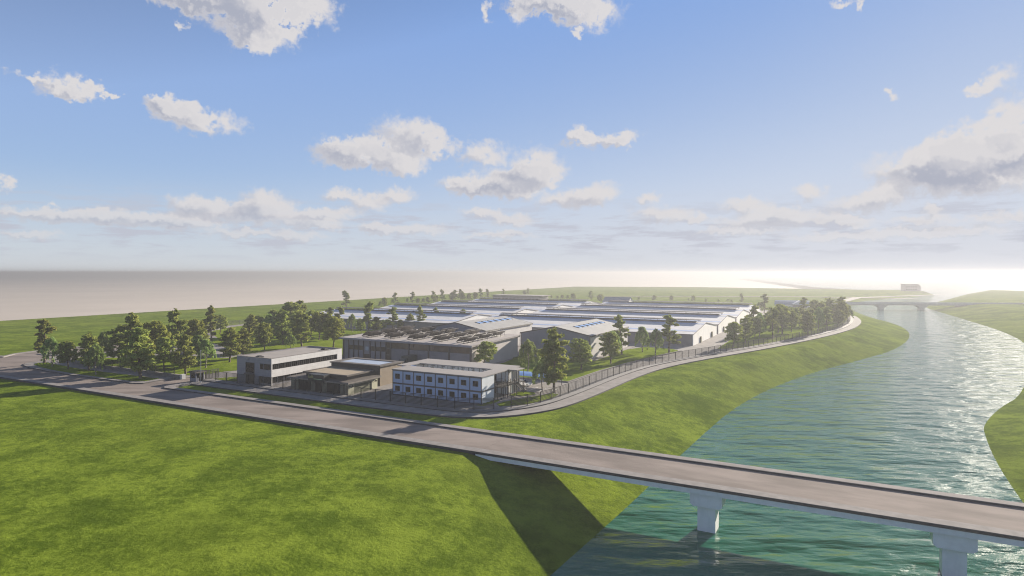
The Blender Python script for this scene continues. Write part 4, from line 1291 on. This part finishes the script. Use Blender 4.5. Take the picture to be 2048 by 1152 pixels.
lw = thing('low_wall', 'long low grey wall carrying the fence left of the gate', 'wall', (0, 0, 0))
line = smooth_line([(-232, 120), (-226, 113.5), (-216, 109.9), (-203, 108.6), (-181, 108.6), (-160.5, 108.6)], 1)
MB().strip(st(line), st(offset(line, .75)), GZ, 1.0).build('wall', M['plinth'], lw)
cpl = offset(line, -.05); cpr = offset(line, .80)
MB().strip(st(cpl), st(cpr), 1.003, 1.09).build('coping', M['kerb'], lw)
MB().prism(st([(-160.47, 108.4), (-159.6, 108.4), (-159.6, 109.5), (-160.47, 109.5)]), GZ, 1.3).build('end_pier', M['concrete'], lw)


def canopy(label, s, t, wd, dp, n=3):
    b_ = building('parking_canopy', label, 'canopy', s, t, 0.1)
    m_ = MB()
    prev = None
    for i in range(9):
        u = i / 8
        y = dp * u; z = 2.1 + .75 * sin(pi * (0.15 + .7 * u)) * 1.1
        if prev:
            m_.extrude_x([(prev[0], prev[1]), (y, z), (y, z + .05), (prev[0], prev[1] + .05)], 0, wd)
        prev = (y, z)
    m_.build('roof', M['bluecanopy'], b_)
    for i in range(n):
        x = .3 + (wd - .6) * i / (n - 1)
        q = MB(); q.tube((x, dp - .5, 0), (x, dp - .5, 2.45), .07, n=8); q.tube((x, dp - .5, 1.6), (x, .6, 2.4), .05, n=6)
        q.build('post', M['steel'], b_)
    return b_


canopy('bright blue curved car canopy behind the container block and weeping tree', -78.0, 143.5, 13.0, 6.0, 4)
canopy('small bright blue canopy behind the brown block', -110.0, 139.0, 5.0, 4.5, 2)


# ------------------------------------------------------------------ vehicles
def wheel(parent, x, y, r=.33, wd=.22):
    t_ = MB(); t_.tube((x, y - wd / 2, r), (x, y + wd / 2, r), r, r, 18)
    o_ = t_.build('wheel', M['tyre'], parent)
    h_ = MB(); h_.tube((x, y - wd / 2 - .012, r), (x, y + wd / 2 + .012, r), r * .62, r * .62, 12)
    h_.build('rim', M['galv'], o_)


ca = thing('car', 'white hatchback parked beside the blue canopy', 'car', site(-73.2, 143.0, 0.1), GA + radians(4))
# side profile along x, front towards +x
body = [(-2.1, .42), (-1.95, .30), (1.95, .28), (2.12, .42), (2.12, .68), (1.95, .84), (1.1, .96), (-1.95, 1.0), (-2.12, .85)]
m_ = MB(); m_.extrude_y(body, -.86, .86)
cb_ = m_.build('body', M['carwhite'], ca, fix=True)
bv = cb_.modifiers.new('bevel', 'BEVEL'); bv.width = .09; bv.segments = 3
m_ = MB()
lo = [(-1.95, .985), (1.05, .95)]; hi = [(-1.55, 1.45), (.15, 1.45)]
A = [(-1.95, -.80, .98), (1.05, -.80, .95), (1.05, .80, .95), (-1.95, .80, .98)]
B = [(-1.5, -.62, 1.44), (.2, -.62, 1.44), (.2, .62, 1.44), (-1.5, .62, 1.44)]
for i in range(4):
    j = (i + 1) % 4
    m_.face([A[i], A[j], B[j], B[i]])
m_.face(B)
m_.build('window_band', M['carglass'], ca)
m_ = MB(); m_.box(-1.5, .2, -.63, .63, 1.443, 1.49); rf = m_.build('roof', M['carwhite'], ca)
bv = rf.modifiers.new('bevel', 'BEVEL'); bv.width = .03; bv.segments = 2
for x in (-.55,):
    for y in (-1, 1):
        q = MB(); q.tube((x, y * .81, .97), (x, y * .635, 1.45), .045, n=6); q.build('door_pillar', M['carwhite'], ca)
for x in (-1.32, 1.32):
    for y in (-.78, .78):
        wheel(ca, x, y)
for y in (-.62, .62):
    MB().box(2.05, 2.13, y - .18, y + .18, .62, .76).build('headlight', M['lamp'], ca)
    MB().box(-2.14, -2.08, y - .16, y + .16, .72, .9).build('tail_light', M['doorgreen'], ca)

tk = thing('truck', 'dark box truck parked against the workshop hall doors', 'truck', site(-120.2, 157.6, 0.1), GA + radians(90))
m_ = MB(); m_.box(-2.9, 2.0, -1.15, 1.15, .95, 3.25); m_.build('cargo_box', M['truckbox'], tk)
m_ = MB(); m_.extrude_y([(-4.7, .55), (-3.0, .55), (-3.0, 2.55), (-4.1, 2.55), (-4.6, 1.6)], -1.08, 1.08)
cbx = m_.build('cab', M['truck'], tk)
bv = cbx.modifiers.new('bevel', 'BEVEL'); bv.width = .08; bv.segments = 2
m_ = MB(); m_.face([(-4.615, -.95, 1.62), (-4.615, .95, 1.62), (-4.135, .95, 2.42), (-4.135, -.95, 2.42)]); m_.build('windscreen', M['carglass'], tk)
for y in (-1.085, 1.085):
    m_ = MB(); m_.face([(-4.35, y, 1.65), (-3.4, y, 1.65), (-3.4, y, 2.35), (-4.0, y, 2.35)]); m_.build('window', M['carglass'], tk)
MB().box(-4.4, 2.0, -.5, .5, .5, .94).build('chassis', M['steel'], tk)
for x in (-3.9, .9):
    for y in (-.95, .95):
        wheel(tk, x, y, .5, .3)
for y in (-.8, .8):
    MB().box(-4.76, -4.69, y - .16, y + .16, .7, .9).build('headlight', M['lamp'], tk)

# ------------------------------------------------------------------ fences
def polyline_points(pts, step):
    out, acc = [pts[0]], 0.0
    for i in range(len(pts) - 1):
        a, c = np.array(pts[i]), np.array(pts[i + 1])
        l_ = np.linalg.norm(c - a); pos = step - acc
        while pos <= l_:
            out.append(tuple(a + (c - a) * pos / l_)); pos += step
        acc = (acc + l_) % step
    return out


post_mb = MB(); post_mb.box(-.08, .08, -.07, .07, 0, 2.4)
post_mesh = None


def fence(label, pts, z0, step=4.2, h=2.4, rails=9):
    global post_mesh
    f_ = thing('metal_fence', label, 'fence', (0, 0, 0))
    pp = polyline_points(pts, step)
    w = [np.array(site(*p)[:2]) for p in pp]
    rl = MB()
    for i in range(len(w) - 1):
        for k in range(rails):
            z = z0 + .25 + (h - .3) * k / (rails - 1)
            th = .065 if k == rails - 1 else .05
            d = (w[i + 1] - w[i]); d /= np.linalg.norm(d); n_ = np.array((-d[1], d[0])) * .02
            a, c = w[i], w[i + 1]
            for za, zb in ((z - th, z + th),):
                q = [(*(a - n_), za), (*(c - n_), za), (*(c + n_), za), (*(a + n_), za), (*(a - n_), zb), (*(c - n_), zb), (*(c + n_), zb), (*(a + n_), zb)]
                kk_ = len(rl.v); rl.v += [tuple(map(float, x)) for x in q]
                for fc in ((0, 3, 2, 1), (4, 5, 6, 7), (0, 1, 5, 4), (1, 2, 6, 5), (2, 3, 7, 6), (3, 0, 4, 7)):
                    rl.f.append(tuple(kk_ + j for j in fc)); rl.m.append(0)
    rl.build('rail', M['steel'], f_, fix=False)
    for i, q in enumerate(w):
        if post_mesh is None:
            o_ = post_mb.build('post', M['steel'], f_); post_mesh = o_.data
        else:
            o_ = bpy.data.objects.new('post', post_mesh); COL.objects.link(o_); o_.parent = f_
        d = w[min(i + 1, len(w) - 1)] - w[max(i - 1, 0)]
        o_.location = (q[0], q[1], z0); o_.rotation_euler = (0, 0, atan2(d[1], d[0]))
        if h != 2.4: o_.scale = (1, 1, h / 2.4)
    return f_


FLINE = [p for p in offset(P_OUT, 5.7)]
front = [(-153.0, 110.75)] + [p for p in FLINE if p[1] < 118 and p[0] > -152 and p[0] < -60]
fence('long dark rail fence in front of the offices and container block', front, 0.3)
i0 = next(i for i, p in enumerate(FLINE) if p[1] >= 117.9 and p[0] > -70)
cut = next(i for i, p in enumerate(FLINE) if p[1] > 300)
river = [front[-1]] + FLINE[i0:cut + 1]
fence('dark rail fence along the riverside path beside the lawns and warehouses', river, 0.3)
far_f = [p for p in FLINE[cut:] if p[0] > -60]
fence('hazy rail fence round the riverside grove at the far end of the path', far_f, 0.3)
lf_line = [(-226, 114.2), (-215.8, 110.3), (-203, 109.0), (-181, 109.0), (-161.2, 109.0)]
fence('rail fence standing on the low wall left of the gate', lf_line, 1.09, h=2.0, rails=8)
fence('short fence return behind the guard booth', [(-153.0, 110.9), (-153.4, 113.0), (-153.6, 115.5)], 0.12)
fence('distant fence along the service road behind the lawn trees', [(-250, 180), (-277, 196), (-298, 224), (-302, 262)], 0.1, 5.0)

# ------------------------------------------------------------------ trees
rng = np.random.default_rng(11)


def leaf_cloud(centres, radii, n, size, droop=0.0, flat=1.0):
    """many small leaf faces scattered through clumps"""
    cs = np.array(centres, float); rs = np.array(radii, float) * 0.9
    vol = (rs[:, 0] * rs[:, 1] * rs[:, 2]) ** 0.75
    idx = rng.choice(len(cs), n, p=vol / vol.sum())
    d = rng.normal(size=(n, 3)); d /= np.linalg.norm(d, axis=1)[:, None]
    r = rng.random(n) ** 0.42
    pos = cs[idx] + d * r[:, None] * rs[idx]
    nrm = d + rng.normal(size=(n, 3)) * 0.55 + np.array((0, 0, 0.45)) * flat
    nrm /= np.linalg.norm(nrm, axis=1)[:, None]
    ref = rng.normal(size=(n, 3))
    if droop:
        ref = ref * (1 - droop) + np.array((0, 0, 1.0)) * droop * 3
    u = np.cross(nrm, ref); u /= np.linalg.norm(u, axis=1)[:, None]
    v = np.cross(nrm, u)
    a = size * (0.6 + 0.8 * rng.random(n))[:, None]
    lw_ = a * (0.5 if not droop else 0.28); ll = a * (0.8 if not droop else 1.5)
    q = np.stack([pos - u * lw_, pos + v * ll - u * lw_ * .25, pos + u * lw_, pos - v * ll + u * lw_ * .2], 1)
    return q.reshape(-1, 3)


def leaves_object(name, verts, m):
    n = len(verts) // 4
    me = bpy.data.meshes.new(name)
    me.vertices.add(len(verts)); me.vertices.foreach_set('co', verts.astype(np.float32).ravel())
    me.loops.add(n * 4); me.loops.foreach_set('vertex_index', np.arange(n * 4, dtype=np.int32))
    me.polygons.add(n); me.polygons.foreach_set('loop_start', np.arange(0, n * 4, 4, dtype=np.int32))
    me.update(calc_edges=True)
    me.materials.append(m)
    o_ = bpy.data.objects.new(name, me); COL.objects.link(o_)
    return o_


def make_tree(kind, seed):
    """unit tree, about 10 m tall; crown and trunk are its parts"""
    global rng
    rng = np.random.default_rng(seed)
    root = thing({'P': 'conifer_tree', 'C': 'cedar_tree', 'B': 'broadleaf_tree', 'W': 'willow_tree'}[kind], 'tree', 'tree')
    tb = MB(); cs, rs = [], []
    H = 10.0
    lean = rng.normal(size=2) * .12

    def at(z):
        f = z / H
        return np.array((lean[0] * f * 2 + .12 * sin(f * 5 + seed), lean[1] * f * 2 + .12 * cos(f * 4 + seed), z))
    r0 = {'P': .22, 'C': .24, 'B': .19, 'W': .16}[kind]
    zs = np.linspace(0, H * (.95 if kind in 'PC' else .8), 9)
    for a, c in zip(zs[:-1], zs[1:]):
        tb.tube(at(a) - np.array((0, 0, .05)), at(c), r0 * (1 - .86 * a / H), r0 * (1 - .86 * c / H), 8)
    tb.tube((at(0)[0], at(0)[1], -.3), at(.35), r0 * 1.7, r0, 8)
    if kind == 'P':            # tall, open, in ragged tiers
        n, size, m = 2600, .34, M['leaf_cedar']
        for i in range(17):
            f = .24 + .72 * (i + rng.random() * .7) / 17
            z = f * H; ang_ = rng.random() * 2 * pi
            w_ = (1.95 * (1 - f) ** .62 + .32) * (.55 + .6 * rng.random())
            if f > .88: w_ = .3 + .3 * rng.random()
            e = at(z) + np.array((cos(ang_) * w_, sin(ang_) * w_, .18 * w_))
            tb.tube(at(z * .97), e, r0 * .30 * (1.2 - f), .02, 5)
            cs.append(e); k = .55 + .45 * rng.random()
            rs.append((k * 1.0, k * 1.0, k * .55))
            for j in range(2):
                q = at(z) + (e - at(z)) * (.45 + .3 * rng.random()) + rng.normal(size=3) * (.28, .28, .14)
                cs.append(q); rs.append((.5, .5, .33))
        cs.append(at(H * .965)); rs.append((.36, .36, .6))
        cs.append(at(H * .88)); rs.append((.6, .6, .5))
    elif kind == 'C':          # full cedar, layered fans of foliage
        n, size, m = 3100, .36, M['leaf_cedar']
        for i in range(26):
            f = .20 + .74 * (i + rng.random() * .6) / 26
            z = f * H; ang_ = i * 2.4 + rng.random()
            prof_ = min(1.0, (f - .08) * 3.2) * (1.04 - f) ** .6
            w_ = 3.0 * prof_ * (.6 + .5 * rng.random())
            e = at(z) + np.array((cos(ang_) * w_, sin(ang_) * w_, .06 * w_))
            tb.tube(at(z * .96), e, r0 * .34 * (1.2 - f), .02, 5)
            for g_ in (1.0, .62):
                q = at(z) + (e - at(z)) * g_ + rng.normal(size=3) * (.2, .2, .08)
                k = (.62 + .5 * rng.random()) * (1.15 - .35 * f)
                cs.append(q); rs.append((k * 1.15, k * 1.15, k * .52))
        cs.append(at(H * .95)); rs.append((.5, .5, .7))
    elif kind == 'B':          # rounded crown of many clumps
        n, size, m = 2700, .37, M['leaf_broad']
        for i in range(30):
            th = i * 2.4 + rng.random() * .5; f = (i + .5) / 30
            z = H * (.28 + .67 * f)
            pr_ = sqrt(max(.05, 1 - ((f - .40) / .64) ** 2))
            w_ = 2.25 * pr_ * (.62 + .42 * rng.random())
            e = at(z) + np.array((cos(th) * w_, sin(th) * w_, 0))
            if i % 2 == 0: tb.tube(at(max(z * .78, H * .22)), e, r0 * .33, .02, 5)
            k = .62 + .42 * rng.random()
            cs.append(e); rs.append((k, k, k * .85))
        for i in range(8):
            z = H * (.35 + .55 * i / 8)
            cs.append(at(z) + rng.normal(size=3) * .35); rs.append((.75, .75, .7))
        cs.append(at(H * .95)); rs.append((.6, .6, .55))
    else:                      # weeping, light green
        n, size, m = 3000, .27, M['leaf_willow']
        for i in range(24):
            th = i * 2.4 + rng.random(); f = (i + .5) / 24
            top = H * (.50 + .47 * f * (.85 + .15 * rng.random()))
            w_ = 2.05 * (1 - f) ** .5 * (.55 + .5 * rng.random()) + .15
            e = at(top) + np.array((cos(th) * w_, sin(th) * w_, 0))
            tb.tube(at(top * .72), e, r0 * .32, .02, 5)
            ln = (1.5 + 1.3 * rng.random()) * (1.1 - .5 * f)
            for j in range(4):
                g_ = j / 3
                cs.append(e + np.array((cos(th) * .25 * g_, sin(th) * .25 * g_, -ln * g_)) + rng.normal(size=3) * .1)
                k = .42 - .12 * g_
                rs.append((k, k, k * 1.3))
        cs.append(at(H * .93)); rs.append((.5, .5, .7))
    vv = leaf_cloud(cs, rs, n, size, droop=.75 if kind == 'W' else 0.0, flat=1.3 if kind in 'PC' else .7)
    cr_ = leaves_object('crown', vv, m); cr_.parent = root
    tb.build('trunk', M['barkpale'] if kind == 'W' else M['bark'], root, smooth=True, fix=False)
    return root


protos = {'P': [make_tree('P', 3 + i) for i in range(4)], 'C': [make_tree('C', 13 + i) for i in range(4)],
          'B': [make_tree('B', 23 + i) for i in range(4)], 'W': [make_tree('W', 33 + i) for i in range(3)]}
used = {}
TREES = {
'island':[(-148.9,200.5,14.3,'P'),(-140.2,192.5,9.5,'W'),(-132.3,187.6,8.9,'B'),(-123.9,184.7,11.6,'C'),(-117.1,177.5,9.3,'W'),(-101.4,171.6,14.3,'C')],
'lawn':[(-134.1,207.2,9.9,'W'),(-110.6,188.5,10.5,'B'),(-119.3,196.7,16.7,'P'),(-125.0,199.9,12.7,'C'),(-114.2,200.5,14.0,'B'),(-103.6,187.6,9.8,'B'),(-92.6,178.4,11.8,'C'),(-97.5,195.6,9.9,'W'),(-114.7,216.6,16.7,'P'),(-118.3,217.9,11.4,'B'),(-113.0,224.6,12.8,'B'),(-121.6,254.5,15.8,'P'),(-92.5,190.5,9.1,'W'),(-104.8,211.6,10.4,'C'),(-90.7,202.7,11.6,'C'),(-90.7,212.8,10.5,'C'),(-111.3,265.6,11.8,'C'),(-90.5,230.3,11.0,'B'),(-97.0,251.0,12.9,'W'),(-92.1,252.7,14.4,'C'),(-81.6,244.2,14.7,'C'),(-83.1,236.3,6.0,'W'),(-105.4,295.8,15.5,'B'),(-103.8,308.4,15.7,'P'),(-82.7,270.3,12.4,'B'),(-88.6,277.8,12.8,'B'),(-68.7,242.6,12.1,'B'),(-78.6,269.5,12.0,'C'),(-79.9,291.1,13.4,'P'),(-85.9,295.8,13.1,'P'),(-111.8,295.8,11.7,'B'),(-137.1,295.8,9.4,'B'),(-116.4,286.5,9.6,'B'),(-94.7,273.6,11.7,'C'),(-92.0,305.8,9.7,'B'),(-126.7,212.8,9.8,'B'),(-130.8,234.8,8.2,'C')],
'mid':[(-77.5,305.8,9.2,'W'),(-67.7,295.8,15.5,'P'),(-62.4,305.8,6.3,'W'),(-58.4,308.4,12.2,'P'),(-52.3,319.2,8.6,'C'),(-48.5,313.7,5.0,'W'),(-46.2,316.4,12.6,'P'),(-40.8,340.1,10.3,'P'),(-28.6,367.6,7.9,'C'),(-72.1,300.7,7.2,'B'),(-64.9,300.7,8.1,'C'),(-56.0,316.4,5.5,'B'),(-43.2,327.8,5.2,'B')],
'back':[(-134.4,512.5,14.6,'P'),(-108.3,535.1,8.1,'B'),(-110.1,527.4,5.4,'W'),(-105.6,568.6,11.3,'P'),(-105.7,559.8,6.2,'W'),(-92.9,586.9,11.6,'P'),(-95.8,577.6,6.0,'W'),(-87.6,586.9,5.6,'B'),(-82.4,586.9,5.6,'W'),(-79.1,596.5,6.2,'B'),(-74.5,596.5,11.8,'P'),(-73.6,606.5,7.2,'B'),(-73.3,661.6,11.6,'P'),(-68.9,638.4,6.6,'W'),(-63.0,661.6,8.9,'C'),(-60.1,667.7,11.1,'P'),(-54.8,667.7,11.7,'P'),(-51.5,661.6,8.9,'B'),(-45.6,667.7,7.4,'B'),(-38.7,667.7,8.5,'B'),(-35.1,713.5,11.3,'P'),(-27.2,713.5,10.8,'P'),(-10.9,808.6,8.3,'P'),(16.0,808.6,6.4,'B'),(20.5,808.6,9.0,'P'),(43.9,699.8,3.9,'B'),(50.1,693.1,3.9,'B'),(54.5,686.6,4.9,'B'),(60.5,686.6,4.4,'B'),(65.8,673.9,7.0,'B'),(84.5,673.9,9.6,'P'),(86.6,616.8,8.3,'B'),(133.4,661.6,3.7,'B'),(145.0,644.0,6.1,'B'),(161.6,638.4,6.1,'B'),(180.5,627.4,6.5,'B'),(175.8,627.4,3.5,'W'),(193.2,627.4,3.0,'B'),(202.2,616.8,2.9,'B'),(207.9,606.5,4.3,'W'),(209.6,601.5,2.9,'B'),(218.0,596.5,9.5,'P'),(179.7,449.2,14.3,'P'),(181.0,460.6,8.0,'W')],
'wh':[(4.5,183.2,9.7,'W'),(7.3,153.2,8.0,'W'),(10.3,151.6,15.9,'C2'),(20.3,185.9,9.7,'B'),(31.0,198.8,10.4,'B'),(33.5,210.3,9.7,'W'),(38.4,220.5,14.4,'P'),(47.0,228.1,9.8,'W'),(49.7,219.2,9.7,'W'),(56.4,225.3,14.1,'P'),(-8.6,190.5,8.3,'B2')],
'grove':[(86.0,244.2,10.1,'B'),(95.1,257.2,11.4,'C'),(112.8,295.8,14.1,'P'),(110.7,282.1,11.2,'W'),(114.0,275.7,13.6,'P'),(126.0,293.5,13.5,'P'),(127.2,300.7,14.3,'B'),(135.1,304.5,11.1,'B'),(135.7,288.8,11.9,'C'),(151.1,311.0,12.3,'W'),(158.3,316.4,12.1,'P'),(172.5,333.8,9.5,'B'),(180.7,344.9,13.7,'B'),(195.9,375.1,14.9,'P'),(194.1,363.9,10.4,'W'),(182.7,395.5,13.8,'P'),(183.9,383.0,12.8,'B'),(193.6,383.0,14.0,'C'),(148.1,330.8,11.0,'C'),(176.4,360.3,12.0,'B'),(148.4,340.1,10.8,'B'),(127.6,316.4,9.0,'B'),(155.5,340.1,10.3,'B'),(161.4,340.1,9.7,'C'),(187.9,367.6,9.9,'C'),(202.5,383.0,10.3,'B'),(201.5,408.9,11.0,'C'),(134.3,327.8,11.4,'C'),(107.1,277.8,9.7,'B'),(172.2,346.6,9.9,'B')],

}
WHERE = {'island': ('on the roadside grass island', 'trees on the roadside grass island'),
         'lawn': ('on the broad lawn', 'trees on the broad lawn'),
         'mid': ('before the left sheds', 'trees before the left sheds'),
         'back': ('in the far line behind the sheds', 'far trees behind the sheds'),
         'wh': ('round the right warehouse', 'trees round the right warehouse'),
         'grove': ('in the riverside grove', 'trees in the riverside grove')}
KIND = {'P': ('open ragged conifer', 'tall open conifer'), 'C': ('spreading dark cedar', 'tall spreading cedar'), 'B': ('round crowned green tree', 'tall round crowned tree'), 'W': ('pale weeping tree', 'tall pale weeping tree')}
ORD = ['first', 'second', 'third', 'fourth', 'fifth', 'sixth', 'seventh', 'eighth', 'ninth', 'tenth', 'eleventh', 'twelfth', 'thirteenth', 'fourteenth', 'fifteenth', 'sixteenth', 'seventeenth', 'eighteenth', 'nineteenth', 'twentieth', 'twenty-first', 'twenty-second', 'twenty-third', 'twenty-fourth', 'twenty-fifth']
SPECIAL = {'C2': 'tallest broad dark tree, in front of the right grey warehouse', 'B2': 'single round tree between the cabin block and the beige hall wall'}
tr_rng = random.Random(4)
for zone, lst in TREES.items():
    for kd in 'PCBW':
        sel = sorted([t_ for t_ in lst if t_[3][0] == kd and len(t_[3]) == 1], key=lambda t_: t_[0] / t_[1])
        sel = [(t_, '%s, %s from the left %s' % (KIND[kd][0], ORD[i], WHERE[zone][0])) if len(sel) > 1 else (t_, 'the only %s %s' % (KIND[kd][0], WHERE[zone][0])) for i, t_ in enumerate(sel)]
        sel += [(t_, SPECIAL[t_[3]]) for t_ in lst if len(t_[3]) == 2 and t_[3][0] == kd]
        for (x, y, h, k_), lab in sel:
            i = tr_rng.randrange(len(protos[kd]))
            if (kd, i) not in used:
                o_ = protos[kd][i]; used[(kd, i)] = 1
            else:
                o_ = copy_tree(protos[kd][i])
            o_.location = (x, y, 0.05 if zone != 'back' else -.13 * h)
            s_ = h / 10.2 * (1.13 if zone == 'back' else 1.0)
            wd = s_ * (1.12 + .35 * tr_rng.random()) * (1.08 if h < 11 else .95)
            if k_ == 'C2': wd *= .72
            o_.scale = (wd, wd, s_)
            o_.rotation_euler = (0, 0, tr_rng.random() * 2 * pi)
            o_['label'] = lab; o_['category'] = 'tree'; o_['group'] = WHERE[zone][1]
for kd in protos:
    for i, o_ in enumerate(protos[kd]):
        if (kd, i) not in used:
            for ch in list(o_.children):
                bpy.data.objects.remove(ch)
            bpy.data.objects.remove(o_)

# ------------------------------------------------------------------ haze
hz = MB(); hz.box(-26500, 26500, -26500, 26500, -14.0, 34.0)
hm = bpy.data.materials.new('haze'); hm.use_nodes = True
hm.node_tree.nodes.clear()
hb = NB(hm.node_tree)
pv = hb.n('ShaderNodeVolumePrincipled')
pv.inputs['Color'].default_value = (0.335, 0.34, 0.36, 1)
pv.inputs['Density'].default_value = 0.0006
pv.inputs['Anisotropy'].default_value = 0.40
ho = hb.n('ShaderNodeOutputMaterial'); hb.lk(pv.outputs[0], ho.inputs['Volume'])
hm.cycles.homogeneous_volume = True
hzo = hz.build('haze', hm)
hzo['kind'] = 'stuff'; hzo['label'] = 'pale sunlit haze lying over the river and far land'; hzo['category'] = 'haze'
bpy.context.view_layer.update()
